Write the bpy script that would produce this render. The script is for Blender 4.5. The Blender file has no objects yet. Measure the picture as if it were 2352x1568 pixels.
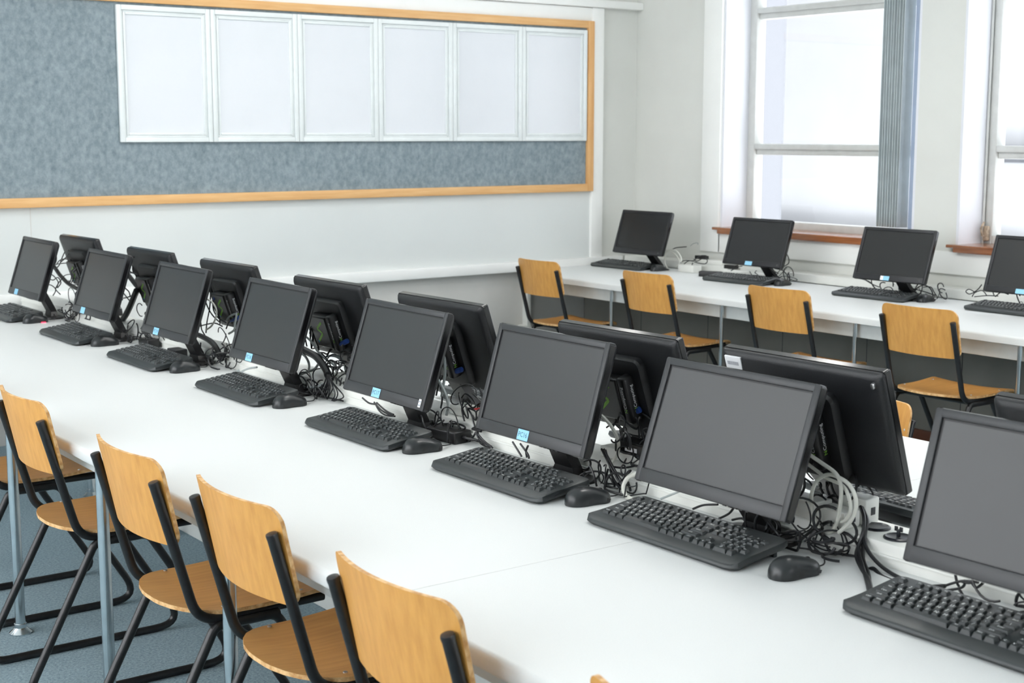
import bpy, bmesh, math, random
from math import sin, cos, pi, radians as RD, sqrt
from mathutils import Vector, Matrix
random.seed(7)
SC = bpy.context.scene
COL = SC.collection

# ------------------------------------------------------------------ materials
def nodes(name):
    m = bpy.data.materials.new(name); m.use_nodes = True
    nt = m.node_tree; b = nt.nodes['Principled BSDF']
    return m, nt, b
def setb(b, col=None, rough=.5, metal=0, spec=.5, coat=0):
    if col is not None: b.inputs['Base Color'].default_value = (*col, 1)
    b.inputs['Roughness'].default_value = rough; b.inputs['Metallic'].default_value = metal
    b.inputs['Specular IOR Level'].default_value = spec; b.inputs['Coat Weight'].default_value = coat
def noise_mix(nt, b, c1, c2, scale=(1, 1, 1), nscale=10, detail=4, lo=.35, hi=.65, coord='Object', bump=0, rough=.55, bdist=.002):
    tc = nt.nodes.new('ShaderNodeTexCoord'); mp = nt.nodes.new('ShaderNodeMapping'); mp.inputs['Scale'].default_value = scale
    nz = nt.nodes.new('ShaderNodeTexNoise'); nz.inputs['Scale'].default_value = nscale; nz.inputs['Detail'].default_value = detail; nz.inputs['Roughness'].default_value = rough
    rp = nt.nodes.new('ShaderNodeValToRGB'); e = rp.color_ramp.elements
    e[0].position = lo; e[0].color = (*c1, 1); e[1].position = hi; e[1].color = (*c2, 1)
    L = nt.links.new
    L(tc.outputs[coord], mp.inputs['Vector']); L(mp.outputs[0], nz.inputs['Vector']); L(nz.outputs['Fac'], rp.inputs[0]); L(rp.outputs[0], b.inputs['Base Color'])
    if bump:
        bp = nt.nodes.new('ShaderNodeBump'); bp.inputs['Strength'].default_value = bump; bp.inputs['Distance'].default_value = bdist
        L(nz.outputs['Fac'], bp.inputs['Height']); L(bp.outputs[0], b.inputs['Normal'])
def plain(name, col, rough=.5, metal=0, spec=.5, coat=0, bump=0, bscale=200, var=.06):
    m, nt, b = nodes(name); setb(b, col, rough, metal, spec, coat)
    c1 = tuple(c * (1 - var) for c in col); c2 = tuple(min(1, c * (1 + var)) for c in col)
    noise_mix(nt, b, c1, c2, nscale=bscale, bump=bump, bdist=.0006)
    return m
M = {}
M['wall'] = plain('wall_paint', (.70, .71, .675), .7, bscale=3, var=.02, spec=.25)
M['wall_low'] = plain('shaded_wall_grey', (.62, .61, .58), .7, bscale=3, var=.03, spec=.25)  # shade below the ledge put into a greyer wall colour; also the panel seam
M['trimw'] = plain('white_trim_gloss_paint', (.90, .91, .89), .35, bscale=4, var=.015)
M['board_w'] = plain('white_wall_board', (.68, .71, .70), .5, bscale=2, var=.015)
M['ceil'] = plain('ceiling_paint', (.86, .86, .84), .8, bscale=5, var=.02)
M['lam'] = plain('desk_laminate', (.71, .73, .725), .42, bscale=400, var=.02, spec=.35)
M['lamedge'] = plain('desk_edge', (.80, .82, .81), .35, bscale=40, var=.02)
M['apron'] = plain('desk_apron_metal', (.66, .69, .68), .4, bscale=20, var=.03)
M['duct'] = plain('white_trunking_plastic', (.80, .81, .77), .35, bscale=30, var=.015)
M['ductg'] = plain('cream_plastic', (.74, .72, .66), .4, bscale=30, var=.03)
M['blackm'] = plain('black_tube_enamel', (.012, .012, .013), .32, bscale=60, var=.25, spec=.5)
M['cap'] = plain('black_rubber_cap', (.015, .015, .017), .35, bscale=60, var=.1)
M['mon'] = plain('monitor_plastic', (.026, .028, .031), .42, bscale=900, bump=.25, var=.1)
M['monside'] = plain('monitor_gloss_side', (.004, .004, .005), .16, bscale=100, var=.1)
M['monback'] = plain('monitor_back_plastic', (.009, .010, .012), .42, bscale=500, bump=.8, var=.15)
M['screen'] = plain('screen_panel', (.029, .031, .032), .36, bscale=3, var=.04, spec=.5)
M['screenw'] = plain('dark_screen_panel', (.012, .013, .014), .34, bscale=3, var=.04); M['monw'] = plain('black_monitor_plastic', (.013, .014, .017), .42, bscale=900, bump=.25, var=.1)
M['gap'] = plain('screen_gap', (.006, .006, .008), .5, var=.05)
M['stand'] = plain('stand_black', (.008, .008, .009), .35, var=.1)
M['key'] = plain('key_plastic', (.030, .036, .038), .42, bscale=300, var=.08)
M['kbody'] = plain('keyboard_plastic', (.032, .038, .040), .42, bscale=700, bump=.15, var=.08)
M['legend'] = plain('key_legend', (.82, .86, .86), .6, var=.02)
M['mouse'] = plain('mouse_plastic', (.018, .021, .023), .3, bscale=400, var=.06)
M['mouseside'] = plain('mouse_rubber', (.016, .017, .018), .5, bscale=400, var=.06)
M['cabk'] = plain('black_cable', (.010, .011, .013), .4, bscale=80, var=.1)
M['cagr'] = plain('grey_cable', (.38, .42, .42), .4, bscale=40, var=.06)
M['cawh'] = plain('white_cable', (.72, .73, .67), .4, bscale=40, var=.04)
M['blue'] = plain('blue_plug', (.012, .045, .20), .45, bscale=60, var=.15)
M['label'] = plain('blue_sticker', (.30, .62, .86), .6, bscale=50, var=.03)
M['ink'] = plain('sticker_ink', (.03, .10, .17), .6, var=.05)
M['paper'] = plain('white_sticker', (.85, .86, .88), .5, bscale=60, var=.02)
M['inkg'] = plain('grey_print', (.35, .36, .40), .6, var=.05)
M['red'] = plain('red_switch', (.62, .03, .03), .35, var=.05)
M['green'] = plain('green_print', (.30, .66, .08), .5, var=.04)
M['cyan'] = plain('blue_print', (.06, .32, .60), .5, var=.04)
M['chrome'] = plain('chrome_steel', (.68, .73, .76), .22, metal=1, bscale=30, var=.05)
M['screw'] = plain('screw_steel', (.6, .6, .6), .3, metal=1, var=.05)
M['greyface'] = plain('device_face', (.055, .057, .058), .35, bscale=300, var=.1)
M['sash'] = plain('window_frame_paint', (.60, .61, .59), .45, bscale=15, var=.04)
M['reveal'] = plain('reveal_white_paint', (.74, .755, .80), .5, bscale=5, var=.015)
M['slat'] = plain('blind_slat', (.56, .62, .63), .5, bscale=12, var=.05)
M['stileb'] = plain('backlit_stile_blue', (.36, .44, .58), .5, bscale=12, var=.04)  # bluish backlit shade put into the colour
M['rust'] = plain('rusty_latch', (.38, .30, .22), .7, bscale=60, var=.4)
M['skirt'] = plain('brown_skirting', (.13, .045, .022), .5, bscale=12, var=.15)
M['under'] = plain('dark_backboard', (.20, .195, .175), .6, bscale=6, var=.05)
M['ext'] = plain('pale_render', (.118, .123, .134), .9, bscale=.3, var=.02); M['ext2'] = plain('white_render', (.56, .57, .58), .9, bscale=.3, var=.05)  # second one is a lighter even render for the distant building
M['hole'] = plain('grommet_black', (.01, .012, .018), .3, var=.1)
M['lampbody'] = plain('lamp_housing', (.8, .8, .8), .4, var=.02)
M['felt_bin'] = plain('bin_plastic', (.1, .1, .1), .5)
m, nt, b = nodes('lamp_diffuser'); b.inputs['Base Color'].default_value = (.9, .9, .9, 1)
b.inputs['Emission Color'].default_value = (1, .985, .95, 1); b.inputs['Emission Strength'].default_value = 17.0; M['lamp'] = m
m, nt, b = nodes('mouse_led'); b.inputs['Emission Color'].default_value = (1, .02, .05, 1); b.inputs['Emission Strength'].default_value = 6; b.inputs['Base Color'].default_value = (.5, .02, .02, 1); M['led'] = m
m, nt, b = nodes('chair_plywood'); setb(b, None, .38, 0, .45)
noise_mix(nt, b, (.60, .285, .066), (.73, .375, .098), scale=(9, 9, .6), nscale=7, detail=6, lo=.3, hi=.7); M['ply'] = m
m, nt, b = nodes('chair_plywood_seat'); setb(b, None, .36, 0, .45)
noise_mix(nt, b, (.56, .265, .068), (.68, .35, .10), scale=(.6, 12, 9), nscale=7, detail=6, lo=.3, hi=.7); M['plys'] = m
m, nt, b = nodes('plywood_edge'); setb(b, None, .55, 0, .35)
noise_mix(nt, b, (.50, .25, .08), (.80, .52, .25), scale=(1, 1, 1), nscale=60, lo=.35, hi=.65); M['plye'] = m
m, nt, b = nodes('oak_frame'); setb(b, None, .45, 0, .4)
noise_mix(nt, b, (.72, .39, .15), (.82, .51, .23), scale=(.8, 10, 12), nscale=5, detail=5, lo=.3, hi=.7); M['oak'] = m
m, nt, b = nodes('oak_frame_vertical'); setb(b, None, .45, 0, .4)
noise_mix(nt, b, (.68, .36, .135), (.78, .47, .21), scale=(12, 10, .8), nscale=5, detail=5, lo=.3, hi=.7); M['oakv'] = m
m, nt, b = nodes('sill_hardwood'); setb(b, None, .22, 0, .6, .4)
noise_mix(nt, b, (.23, .07, .02), (.36, .135, .05), scale=(10, .6, 10), nscale=6, detail=5, lo=.3, hi=.7); M['sillw'] = m
m, nt, b = nodes('pinboard_felt'); setb(b, None, .95, 0, .1)
noise_mix(nt, b, (.165, .21, .235), (.33, .39, .42), scale=(1.4, 1, 1), nscale=26, detail=8, lo=.3, hi=.72, bump=.4, rough=.72, bdist=.004); M['felt'] = m
m, nt, b = nodes('carpet'); setb(b, None, .95, 0, .1)
noise_mix(nt, b, (.10, .16, .195), (.46, .58, .63), scale=(1, 1, 1), nscale=120, detail=7, lo=.3, hi=.72, bump=.6, rough=.8, bdist=.004); M['carpet'] = m
m, nt, b = nodes('whiteboard_surface'); setb(b, None, .22, 0, .5)
noise_mix(nt, b, (.72, .745, .78), (.75, .77, .805), nscale=3, lo=.3, hi=.7); M['wb'] = m
M['wbf'] = plain('whiteboard_frame', (.78, .82, .82), .35, bscale=20, var=.02)
m = bpy.data.materials.new('window_glass'); m.use_nodes = True; nt = m.node_tree; nt.nodes.clear()
o = nt.nodes.new('ShaderNodeOutputMaterial'); mx = nt.nodes.new('ShaderNodeMixShader'); tr = nt.nodes.new('ShaderNodeBsdfTransparent'); gl = nt.nodes.new('ShaderNodeBsdfGlossy')
gl.inputs['Roughness'].default_value = .02; fr = nt.nodes.new('ShaderNodeMath'); fr.operation = 'MULTIPLY_ADD'; fr.inputs[1].default_value = .7; fr.inputs[2].default_value = .03; pw = nt.nodes.new('ShaderNodeMath'); pw.operation = 'POWER'; pw.inputs[1].default_value = 5; lw = nt.nodes.new('ShaderNodeLayerWeight'); nt.links.new(lw.outputs['Facing'], pw.inputs[0]); nt.links.new(pw.outputs[0], fr.inputs[0])
nt.links.new(fr.outputs[0], mx.inputs[0]); nt.links.new(tr.outputs[0], mx.inputs[1]); nt.links.new(gl.outputs[0], mx.inputs[2]); nt.links.new(mx.outputs[0], o.inputs[0]); M['glass'] = m

# ------------------------------------------------------------------ mesh helpers
class MB:
    def __init__(s): s.v = []; s.f = []; s.mi = []; s.sm = []; s.mats = []
    def m(s, mat):
        if mat not in s.mats: s.mats.append(mat)
        return s.mats.index(mat)
    def add(s, vs, fs, mat, smooth=False, T=None):
        k = len(s.v); i = s.m(mat)
        s.v += [tuple(T @ Vector(p)) if T is not None else tuple(p) for p in vs]
        for f in fs: s.f.append([k + j for j in f]); s.mi.append(i); s.sm.append(smooth)
        return s
    def box(s, a, b, mat, T=None):
        x0, y0, z0 = a; x1, y1, z1 = b
        return s.add([(x0, y0, z0), (x1, y0, z0), (x1, y1, z0), (x0, y1, z0), (x0, y0, z1), (x1, y0, z1), (x1, y1, z1), (x0, y1, z1)],
                     [(0, 3, 2, 1), (4, 5, 6, 7), (0, 1, 5, 4), (1, 2, 6, 5), (2, 3, 7, 6), (3, 0, 4, 7)], mat, False, T)
    def rbox(s, a, b, mat, r=.003, seg=2, T=None):
        bm = bmesh.new(); bmesh.ops.create_cube(bm, size=1)
        c = [(a[i] + b[i]) / 2 for i in range(3)]; d = [b[i] - a[i] for i in range(3)]
        for v in bm.verts: v.co = Vector([c[i] + v.co[i] * d[i] for i in range(3)])
        bmesh.ops.bevel(bm, geom=bm.edges[:], offset=min(r, min(d) * .49), segments=seg, profile=.5, affect='EDGES')
        bm.verts.index_update()
        s.add([v.co for v in bm.verts], [[v.index for v in f.verts] for f in bm.faces], mat, True, T); bm.free(); return s
    def prism(s, outline, z0, z1, mat, T=None, smooth=False, top_inset=0):
        n = len(outline); cx = sum(p[0] for p in outline) / n; cy = sum(p[1] for p in outline) / n
        top = [(cx + (x - cx) * (1 - top_inset), cy + (y - cy) * (1 - top_inset), z1) for x, y in outline]
        vs = [(x, y, z0) for x, y in outline] + top
        fs = [list(range(n))[::-1], list(range(n, 2 * n))] + [(i, (i + 1) % n, n + (i + 1) % n, n + i) for i in range(n)]
        return s.add(vs, fs, mat, smooth, T)
    def tube(s, pts, r, mat, n=10, cap=True, T=None, closed=False):
        P = [Vector(p) for p in pts]; k = len(P); vs = []; fs = []
        t0 = (P[1] - P[0]).normalized(); ref = Vector((0, 0, 1)) if abs(t0.z) < .9 else Vector((1, 0, 0))
        u = t0.cross(ref).normalized(); prev = t0
        for i, p in enumerate(P):
            t = ((P[min(i + 1, k - 1)] - P[max(i - 1, 0)])).normalized()
            ax = prev.cross(t)
            if ax.length > 1e-7: u = Matrix.Rotation(prev.angle(t), 3, ax.normalized()) @ u
            u = (u - t * u.dot(t)).normalized(); w = t.cross(u); prev = t
            rr = r[i] if isinstance(r, (list, tuple)) else r
            for j in range(n):
                a = 2 * pi * j / n; vs.append(p + u * (rr * cos(a)) + w * (rr * sin(a)))
        for i in range(k - 1):
            for j in range(n):
                fs.append((i * n + j, i * n + (j + 1) % n, (i + 1) * n + (j + 1) % n, (i + 1) * n + j))
        if cap: fs.append(list(range(n))[::-1]); fs.append(list(range((k - 1) * n, k * n)))
        return s.add(vs, fs, mat, True, T)
    def lathe(s, prof, mat, n=20, T=None):
        vs = []; fs = []; k = len(prof)
        for r, z in prof:
            for j in range(n): vs.append((r * cos(2 * pi * j / n), r * sin(2 * pi * j / n), z))
        for i in range(k - 1):
            for j in range(n): fs.append((i * n + j, i * n + (j + 1) % n, (i + 1) * n + (j + 1) % n, (i + 1) * n + j))
        fs.append(list(range(n))[::-1]); fs.append(list(range((k - 1) * n, k * n)))
        return s.add(vs, fs, mat, True, T)
    def loft(s, rings, mat, cap=True, smooth=True, T=None):
        n = len(rings[0]); vs = [p for r in rings for p in r]; fs = []
        for i in range(len(rings) - 1):
            for j in range(n): fs.append((i * n + j, i * n + (j + 1) % n, (i + 1) * n + (j + 1) % n, (i + 1) * n + j))
        if cap: fs.append(list(range(n))[::-1]); fs.append(list(range((len(rings) - 1) * n, len(rings) * n)))
        return s.add(vs, fs, mat, smooth, T)
    def build(s, name, parent=None, loc=(0, 0, 0), rot=(0, 0, 0), sharp=35):
        me = bpy.data.meshes.new(name); me.from_pydata(s.v, [], s.f)
        for mt in s.mats: me.materials.append(M[mt])
        me.polygons.foreach_set('material_index', s.mi); me.polygons.foreach_set('use_smooth', s.sm)
        me.validate(); bm = bmesh.new(); bm.from_mesh(me); bmesh.ops.recalc_face_normals(bm, faces=bm.faces); bm.to_mesh(me); bm.free()
        if any(s.sm):
            try: me.set_sharp_from_angle(angle=RD(sharp))
            except Exception: pass
        ob = bpy.data.objects.new(name, me); COL.objects.link(ob); ob.location = loc; ob.rotation_euler = rot
        if parent is not None: ob.parent = parent
        return ob
def tag(o, label=None, cat=None, group=None, kind=None):
    if label: o['label'] = label
    if cat: o['category'] = cat
    if group: o['group'] = group
    if kind: o['kind'] = kind
    return o
def struct(o): o['kind'] = 'structure'; return o
def thing(name, label, cat, loc=(0, 0, 0), rot=(0, 0, 0), group=None):
    o = bpy.data.objects.new(name, None); COL.objects.link(o); o.location = loc; o.rotation_euler = rot; o.empty_display_size = .05
    return tag(o, label, cat, group)
def kids(o): return [c for c in bpy.data.objects if c.parent == o]
KID = {}
def dup(root, loc=None, rot=None, label=None, group=None, skip=()):
    if root.name not in KID:
        def walk(o): return [(c, walk(c)) for c in kids(o)]
        KID[root.name] = walk(root)
    def cp(o, par, tree):
        c = o.copy(); COL.objects.link(c)
        if par is not None: c.parent = par
        for ch, t in tree:
            if ch.name.split('.')[0] in skip: continue
            cp(ch, c, t)
        return c
    r = cp(root, None, KID[root.name])
    if loc is not None: r.location = loc
    if rot is not None: r.rotation_euler = rot
    if label: r['label'] = label
    if group: r['group'] = group
    return r
def catmull(pts, k=8):
    P = [Vector(p) for p in pts]; out = []
    for i in range(len(P) - 1):
        p0, p1, p2, p3 = P[max(i - 1, 0)], P[i], P[i + 1], P[min(i + 2, len(P) - 1)]
        for j in range(k):
            t = j / k
            out.append(.5 * ((2 * p1) + (p2 - p0) * t + (2 * p0 - 5 * p1 + 4 * p2 - p3) * t * t + (3 * p1 - p0 - 3 * p2 + p3) * t ** 3))
    out.append(P[-1]); return out
def fillet(pts, rad, k=6):
    P = [Vector(p) for p in pts]; out = [P[0]]
    for i in range(1, len(P) - 1):
        a, b, c = P[i - 1], P[i], P[i + 1]; r = rad[i - 1] if isinstance(rad, (list, tuple)) else rad
        d1 = (a - b).normalized(); d2 = (c - b).normalized(); ang = d1.angle(d2); d = r / math.tan(ang / 2)
        d = min(d, (a - b).length * .49, (c - b).length * .49)
        p, q = b + d1 * d, b + d2 * d
        for j in range(k + 1):
            t = j / k; out.append((1 - t) ** 2 * p + 2 * t * (1 - t) * b + t * t * q)
    out.append(P[-1]); return out
def rrect(w, h, r, k=5, cx=0, cy=0):
    out = []
    for sx, sy, a0 in ((1, 1, 0), (-1, 1, 90), (-1, -1, 180), (1, -1, 270)):
        for j in range(k + 1):
            a = RD(a0 + 90 * j / k); out.append((cx + sx * (w / 2 - r) + r * cos(a), cy + sy * (h / 2 - r) + r * sin(a)))
    return out
FONT = {}
def glyphs(txt, size, align='CENTER'):
    cu = bpy.data.curves.new('t', 'FONT'); cu.body = txt; cu.size = size; cu.align_x = align; cu.align_y = 'CENTER'; cu.resolution_u = 2
    ob = bpy.data.objects.new('t', cu); COL.objects.link(ob)
    dg = bpy.context.evaluated_depsgraph_get(); me = ob.evaluated_get(dg).to_mesh()
    vs = [tuple(v.co) for v in me.vertices]; fs = [tuple(p.vertices) for p in me.polygons]
    ob.evaluated_get(dg).to_mesh_clear(); bpy.data.objects.remove(ob); bpy.data.curves.remove(cu)
    return vs, fs

# ------------------------------------------------------------------ the room
XW, YW, ZC = 6.37, 7.30, 3.9        # window wall plane, board wall plane, ceiling height
XL, YF = -3.6, -3.4                   # far left wall and the wall behind
struct(MB().box((XL - .2, YF - .2, -.1), (XW + .4, YW + .2, 0), 'carpet').build('floor'))
struct(MB().box((XL - .2, YF - .2, ZC), (XW + .5, YW + .2, ZC + .1), 'ceil').build('ceiling'))
w = MB(); CX0, CX1, CZ0, CZ1 = -3.45, -1.5, 2.6, 3.75
w.box((XL - .2, YW, .74), (XW + .4, YW + .2, CZ0), 'wall'); w.box((XL - .2, YW, CZ1), (XW + .4, YW + .2, ZC), 'wall'); w.box((XL - .2, YW, CZ0), (CX0, YW + .2, CZ1), 'wall'); w.box((CX1, YW, CZ0), (XW + .4, YW + .2, CZ1), 'wall')
f = MB()
for a in ((CX0, CX0 + .06, CZ0, CZ1), (CX1 - .06, CX1, CZ0, CZ1), (CX0 + .06, CX1 - .06, CZ0, CZ0 + .06), (CX0 + .06, CX1 - .06, CZ1 - .06, CZ1)): f.rbox((a[0], YW + .08, a[2]), (a[1], YW + .15, a[3]), 'sash', .006)
r = struct(f.build('window_30')); MB().box((CX0 + .03, YW + .113, CZ0 + .03), (CX1 - .03, YW + .117, CZ1 - .03), 'glass').build('pane', r)  # unseen clerestory, added so the large screen reflects bright sky
w.box((XL - .2, YW, 0), (XW + .4, YW + .2, .74), 'wall_low'); struct(w.build('wall_back'))
WIN = [(4.996, 6.485), (3.23, 4.72), (1.46, 2.95), (-.31, 1.18), (-2.08, -.59)]
ZS, ZT = .985, 2.98                   # sill and head of the window openings
def wall_with_openings(name, x0, x1, ya, yb, opens, zs, zt, mat='wall'):
    w = MB(); w.box((x0, ya, 0), (x1, yb, zs), mat); w.box((x0, ya, zt), (x1, yb, ZC), mat)
    ys = sorted(opens); cur = ya
    for a, b2 in ys: w.box((x0, cur, zs), (x1, a, zt), mat); cur = b2
    w.box((x0, cur, zs), (x1, yb, zt), mat)
    return struct(w.build(name))
wall_with_openings('wall_right', XW, XW + .36, YF - .2, YW, WIN, ZS, ZT)
LW_ADDED = [(-.6, 1.4), (1.8, 3.9), (4.3, 7.2)]  # unseen left windows, added to brighten the screens and light from the left
wall_with_openings('wall_left', XL - .3, XL, YF - .2, YW, LW_ADDED, .95, 3.75)
FW_ADDED = [(2.0, 4.1), (4.4, 6.1)]  # unseen windows behind the camera, added for frontal light on the board wall
w = MB(); cur = XL - .2
for a, b2 in FW_ADDED: w.box((cur, YF - .25, .95), (a, YF, 3.1), 'wall'); cur = b2
w.box((cur, YF - .25, .95), (XW + .4, YF, 3.1), 'wall'); w.box((XL - .2, YF - .25, 0), (XW + .4, YF, .95), 'wall'); w.box((XL - .2, YF - .25, 3.1), (XW + .4, YF, ZC), 'wall'); struct(w.build('wall_front'))
for i, (a, b2) in enumerate(FW_ADDED):
    f = MB(); q = lambda x0, x1, z0, z1: f.rbox((x0, YF - .20, z0), (x1, YF - .13, z1), 'sash', .006)
    q(a, a + .06, .95, 3.1); q(b2 - .06, b2, .95, 3.1); q(a + .06, b2 - .06, .95, 1.01); q(a + .06, b2 - .06, 3.04, 3.1); q(a + .06, b2 - .06, 1.95, 2.02)
    r = struct(f.build('window_%d' % (20 + i))); MB().box((a + .03, YF - .167, .98), (b2 - .03, YF - .163, 3.07), 'glass').build('pane', r)
def window(i, a, b2, xf, xd, zs, zt, rails, sgn, latch=False, xr=None):
    # xf front of the sash, xd its depth; sgn +1 glass lies towards +x
    f = MB(); st = .06
    def bx(y0, y1, z0, z1, d0=0., d1=xd): f.rbox((min(xf + sgn * d0, xf + sgn * d1), y0, z0), (max(xf + sgn * d0, xf + sgn * d1), y1, z1), 'sash', .006)
    bx(a, a + st, zs, zt); bx(b2 - st, b2, zs, zt); bx(a + st, b2 - st, zs, zs + .06); bx(a + st, b2 - st, zt - .06, zt)
    for z0, z1 in rails:
        zm = (z0 + z1) / 2; bx(a + st, b2 - st, zm, z1, .0); bx(a + st, b2 - st, z0, zm + .002, .02)
    r = struct(f.build('window_%d' % i))
    g = MB().box((xf + sgn * .045 - .002, a + st * .6, zs + .03), (xf + sgn * .045 + .002, b2 - st * .6, zt - .03), 'glass').build('pane', r)
    rv = MB(); x0, x1 = sorted((xr, xf + sgn * xd))
    rv.box((x0, b2 - .004, zs), (x1, b2 + .012, zt), 'reveal'); rv.box((x0, a - .012, zs), (x1, a + .004, zt), 'reveal'); rv.box((x0, a, zt - .004), (x1, b2, zt + .012), 'reveal')
    rv.build('reveal', r)
    if latch:
        l = MB(); l.rbox((xf - .03, b2 - .05, zs + .03), (xf, b2 - .02, zs + .11), 'rust', .008); l.tube([(xf - .015, b2 - .035, zs + .05), (xf - .05, b2 - .035, zs + .06), (xf - .055, b2 - .03, zs + .10), (xf - .03, b2 - .03, zs + .13)], .006, 'rust', 8)
        l.tube([(xf - .012, b2 - .012, zs), (xf - .012, b2 - .012, zt)], .007, 'sash', 6)
        l.build('latch', r)
    return r
RAILS = [(1.45, 1.52), (2.283, 2.352)]
for i, (a, b2) in enumerate(WIN):
    r = window(i + 1, a + .012, b2 - .012, 6.58, .08, ZS, ZT, RAILS, 1, i == 1, XW)
    yl = b2 + .03; yr = a - .02
    s = MB(); s.rbox((6.325, yr, .985), (6.60, yl, 1.002), 'sillw', .004); s.rbox((6.325, yr, .962), (6.36, yl - .045, .99), 'sillw', .004)
    s.build('window_sill', r)
for i, (a, b2) in enumerate(LW_ADDED):
    window(10 + i, a, b2, XL - .14,   .08, .95, 3.75, [(1.95, 2.02), (3.0, 3.06)], -1, False, XL)
# white casing at the corner end of the window wall, the apron below all sills and the trunking on the desk
t = MB(); t.rbox((6.35, 6.485, .843), (6.40, 6.645, 3.2), 'trimw', .004); t.rbox((6.352, YF, .843), (6.40, 6.4855, .962), 'trimw', .004); t.rbox((6.352, 6.47, .843), (6.4, 6.50, .985), 'trimw', .003); struct(t.build('trim_1'))
t = MB(); t.rbox((6.215, -3.2, .732), (6.365, 7.225, .781), 'duct', .006); struct(t.build('trim_2'))
# board wall: lining board below, vertical post, head band, picture rail, shelf-like trunking at desk height
t = MB(); t.box((XL, 7.275, .775), (5.956, 7.30, 1.25), 'board_w'); t.box((2.309, 7.2735, .775), (2.3125, 7.276, 1.25), 'wall_low'); struct(t.build('wall_back_lining_panel'))
t = MB(); t.rbox((5.955, 7.255, .76), (6.05, 7.30, 2.38), 'trimw', .003); t.rbox((XL, 7.262, 2.28), (5.956, 7.30, 2.38), 'trimw', .003); struct(t.build('trim_3'))
t = MB(); t.rbox((XL, 7.235, 2.382), (6.369, 7.30, 2.43), 'trimw', .005); struct(t.build('trim_4'))
t = MB(); t.rbox((XL, 7.23, .716), (6.21, 7.30, .778), 'trimw', .005); struct(t.build('trim_5'))
t = MB(); t.rbox((5.425, 7.245, .30), (5.455, 7.30, .716), 'duct', .003); t.rbox((5.36, 7.24, 0), (5.47, 7.30, .375), 'duct', .025); struct(t.build('trim_6'))
# board under the window desk with its skirting
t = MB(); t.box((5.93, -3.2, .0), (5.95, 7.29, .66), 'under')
for k in range(-5, 13): t.box((5.9295, k * .60 + .12, .08), (5.931, k * .60 + .124, .66), 'hole')
struct(t.build('trim_7'))
struct(MB().rbox((5.91, -3.2, 0), (5.932, 7.29, .085), 'skirt', .004).build('baseboard_right'))

# ------------------------------------------------------------------ pinboard and whiteboards
pb = thing('pinboard', 'long grey-blue felt pinboard in an oak frame on the end wall', 'pinboard', (1.2, 7.27, 1.21))
MB().box((XL, 7.258, 1.25), (5.915, 7.272, 2.26), 'felt').build('felt', pb).location = (-1.2, -7.27, -1.21)
fr = [((XL, 7.238, 1.21), (5.956, 7.274, 1.259), 'oak'), ((XL, 7.238, 2.249), (5.956, 7.274, 2.295), 'oak'), ((5.906, 7.236, 1.2105), (5.9565, 7.2735, 2.2945), 'oakv')]
for a, b2, mt in fr: MB().rbox(a, b2, mt, .004).build('frame_rail', pb).location = (-1.2, -7.27, -1.21)
ORD = ['against the bare felt at the far end', 'second from the bare felt', 'third from the bare felt', 'third from the oak upright', 'second from the oak upright', 'beside the oak upright of the frame']
wb0 = None
for i in range(6):
    x0 = 2.785 + i * .519
    lab = 'white framed display board on the pinboard, ' + ORD[i]
    if wb0 is None:
        wb0 = thing('display_board', lab, 'whiteboard', (x0, 7.257, 1.535), group='white boards in a row on the pinboard')
        W_, H_ = .517, .70
        MB().box((.03, -.006, .03), (W_ - .03, 0, H_ - .03), 'wb').build('board_surface', wb0)
        f = MB()
        for k, (d, t0, dep) in enumerate(((0, .026, .020), (.026, .010, .010), (.036, .012, .014))):
            a, c = d, d + t0
            f.rbox((a, -dep, a), (c, 0, H_ - a), 'wbf', .003); f.rbox((W_ - c, -dep, a), (W_ - a, 0, H_ - a), 'wbf', .003)
            f.rbox((c, -dep, a), (W_ - c, 0, c), 'wbf', .003); f.rbox((c, -dep, H_ - c), (W_ - c, 0, H_ - a), 'wbf', .003)
        f.build('frame', wb0)
    else: dup(wb0, (x0, 7.257, 1.535), label=lab)

# ------------------------------------------------------------------ added ceiling lamps, blind, outside
lp = None
LAMPS = [(x, y) for y in (2.4, 4.0, 5.4) for x in (-1.9, 3.3)]  # unseen fixtures, placed to balance brightness across desks, chairs and screens
for i, (x, y) in enumerate(LAMPS):
    if lp is None:
        lp = thing('added_ceiling_lamp', 'unseen long white fluorescent lamp added above the classroom to light it', 'lamp', (x, y, 3.25), group='added ceiling lamps')
        f = MB(); f.box((-.62, -.16, -.03), (.62, .16, 0), 'lampbody'); f.build('housing', lp); [MB().tube([(k, 0, 0), (k, 0, ZC - 3.25)], .006, 'lampbody', 8).build('suspension_rod', lp) for k in (-.45, .45)]; MB().box((-.60, -.14, -.038), (.60, .14, -.03), 'lamp').build('diffuser', lp)
    else: dup(lp, (x, y, 3.25))
bl = thing('vertical_blind', 'stack of grey vertical blind slats drawn to one side of the window', 'blind', (6.45, 5.2, 1.06))
sl = MB()
for k in range(9):
    y = 5.285 - .018 * k; xo = 6.405 + (.004 if k % 2 else 0)
    sl.loft([[(xo + .0, y, z), (xo + .045, y + .012, z), (xo + .09, y, z), (xo + .09, y - .003, z), (xo + .045, y + .009, z), (xo, y - .003, z)] for z in (1.065, 2.97)], 'slat', smooth=False)
sl.build('slats', bl).location = (-6.45, -5.2, -1.06)
MB().rbox((6.39, 5.00, 2.945), (6.50, 6.30, 2.985), 'lampbody', .004).build('head_rail', bl).location = (-6.45, -5.2, -1.06)
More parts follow.
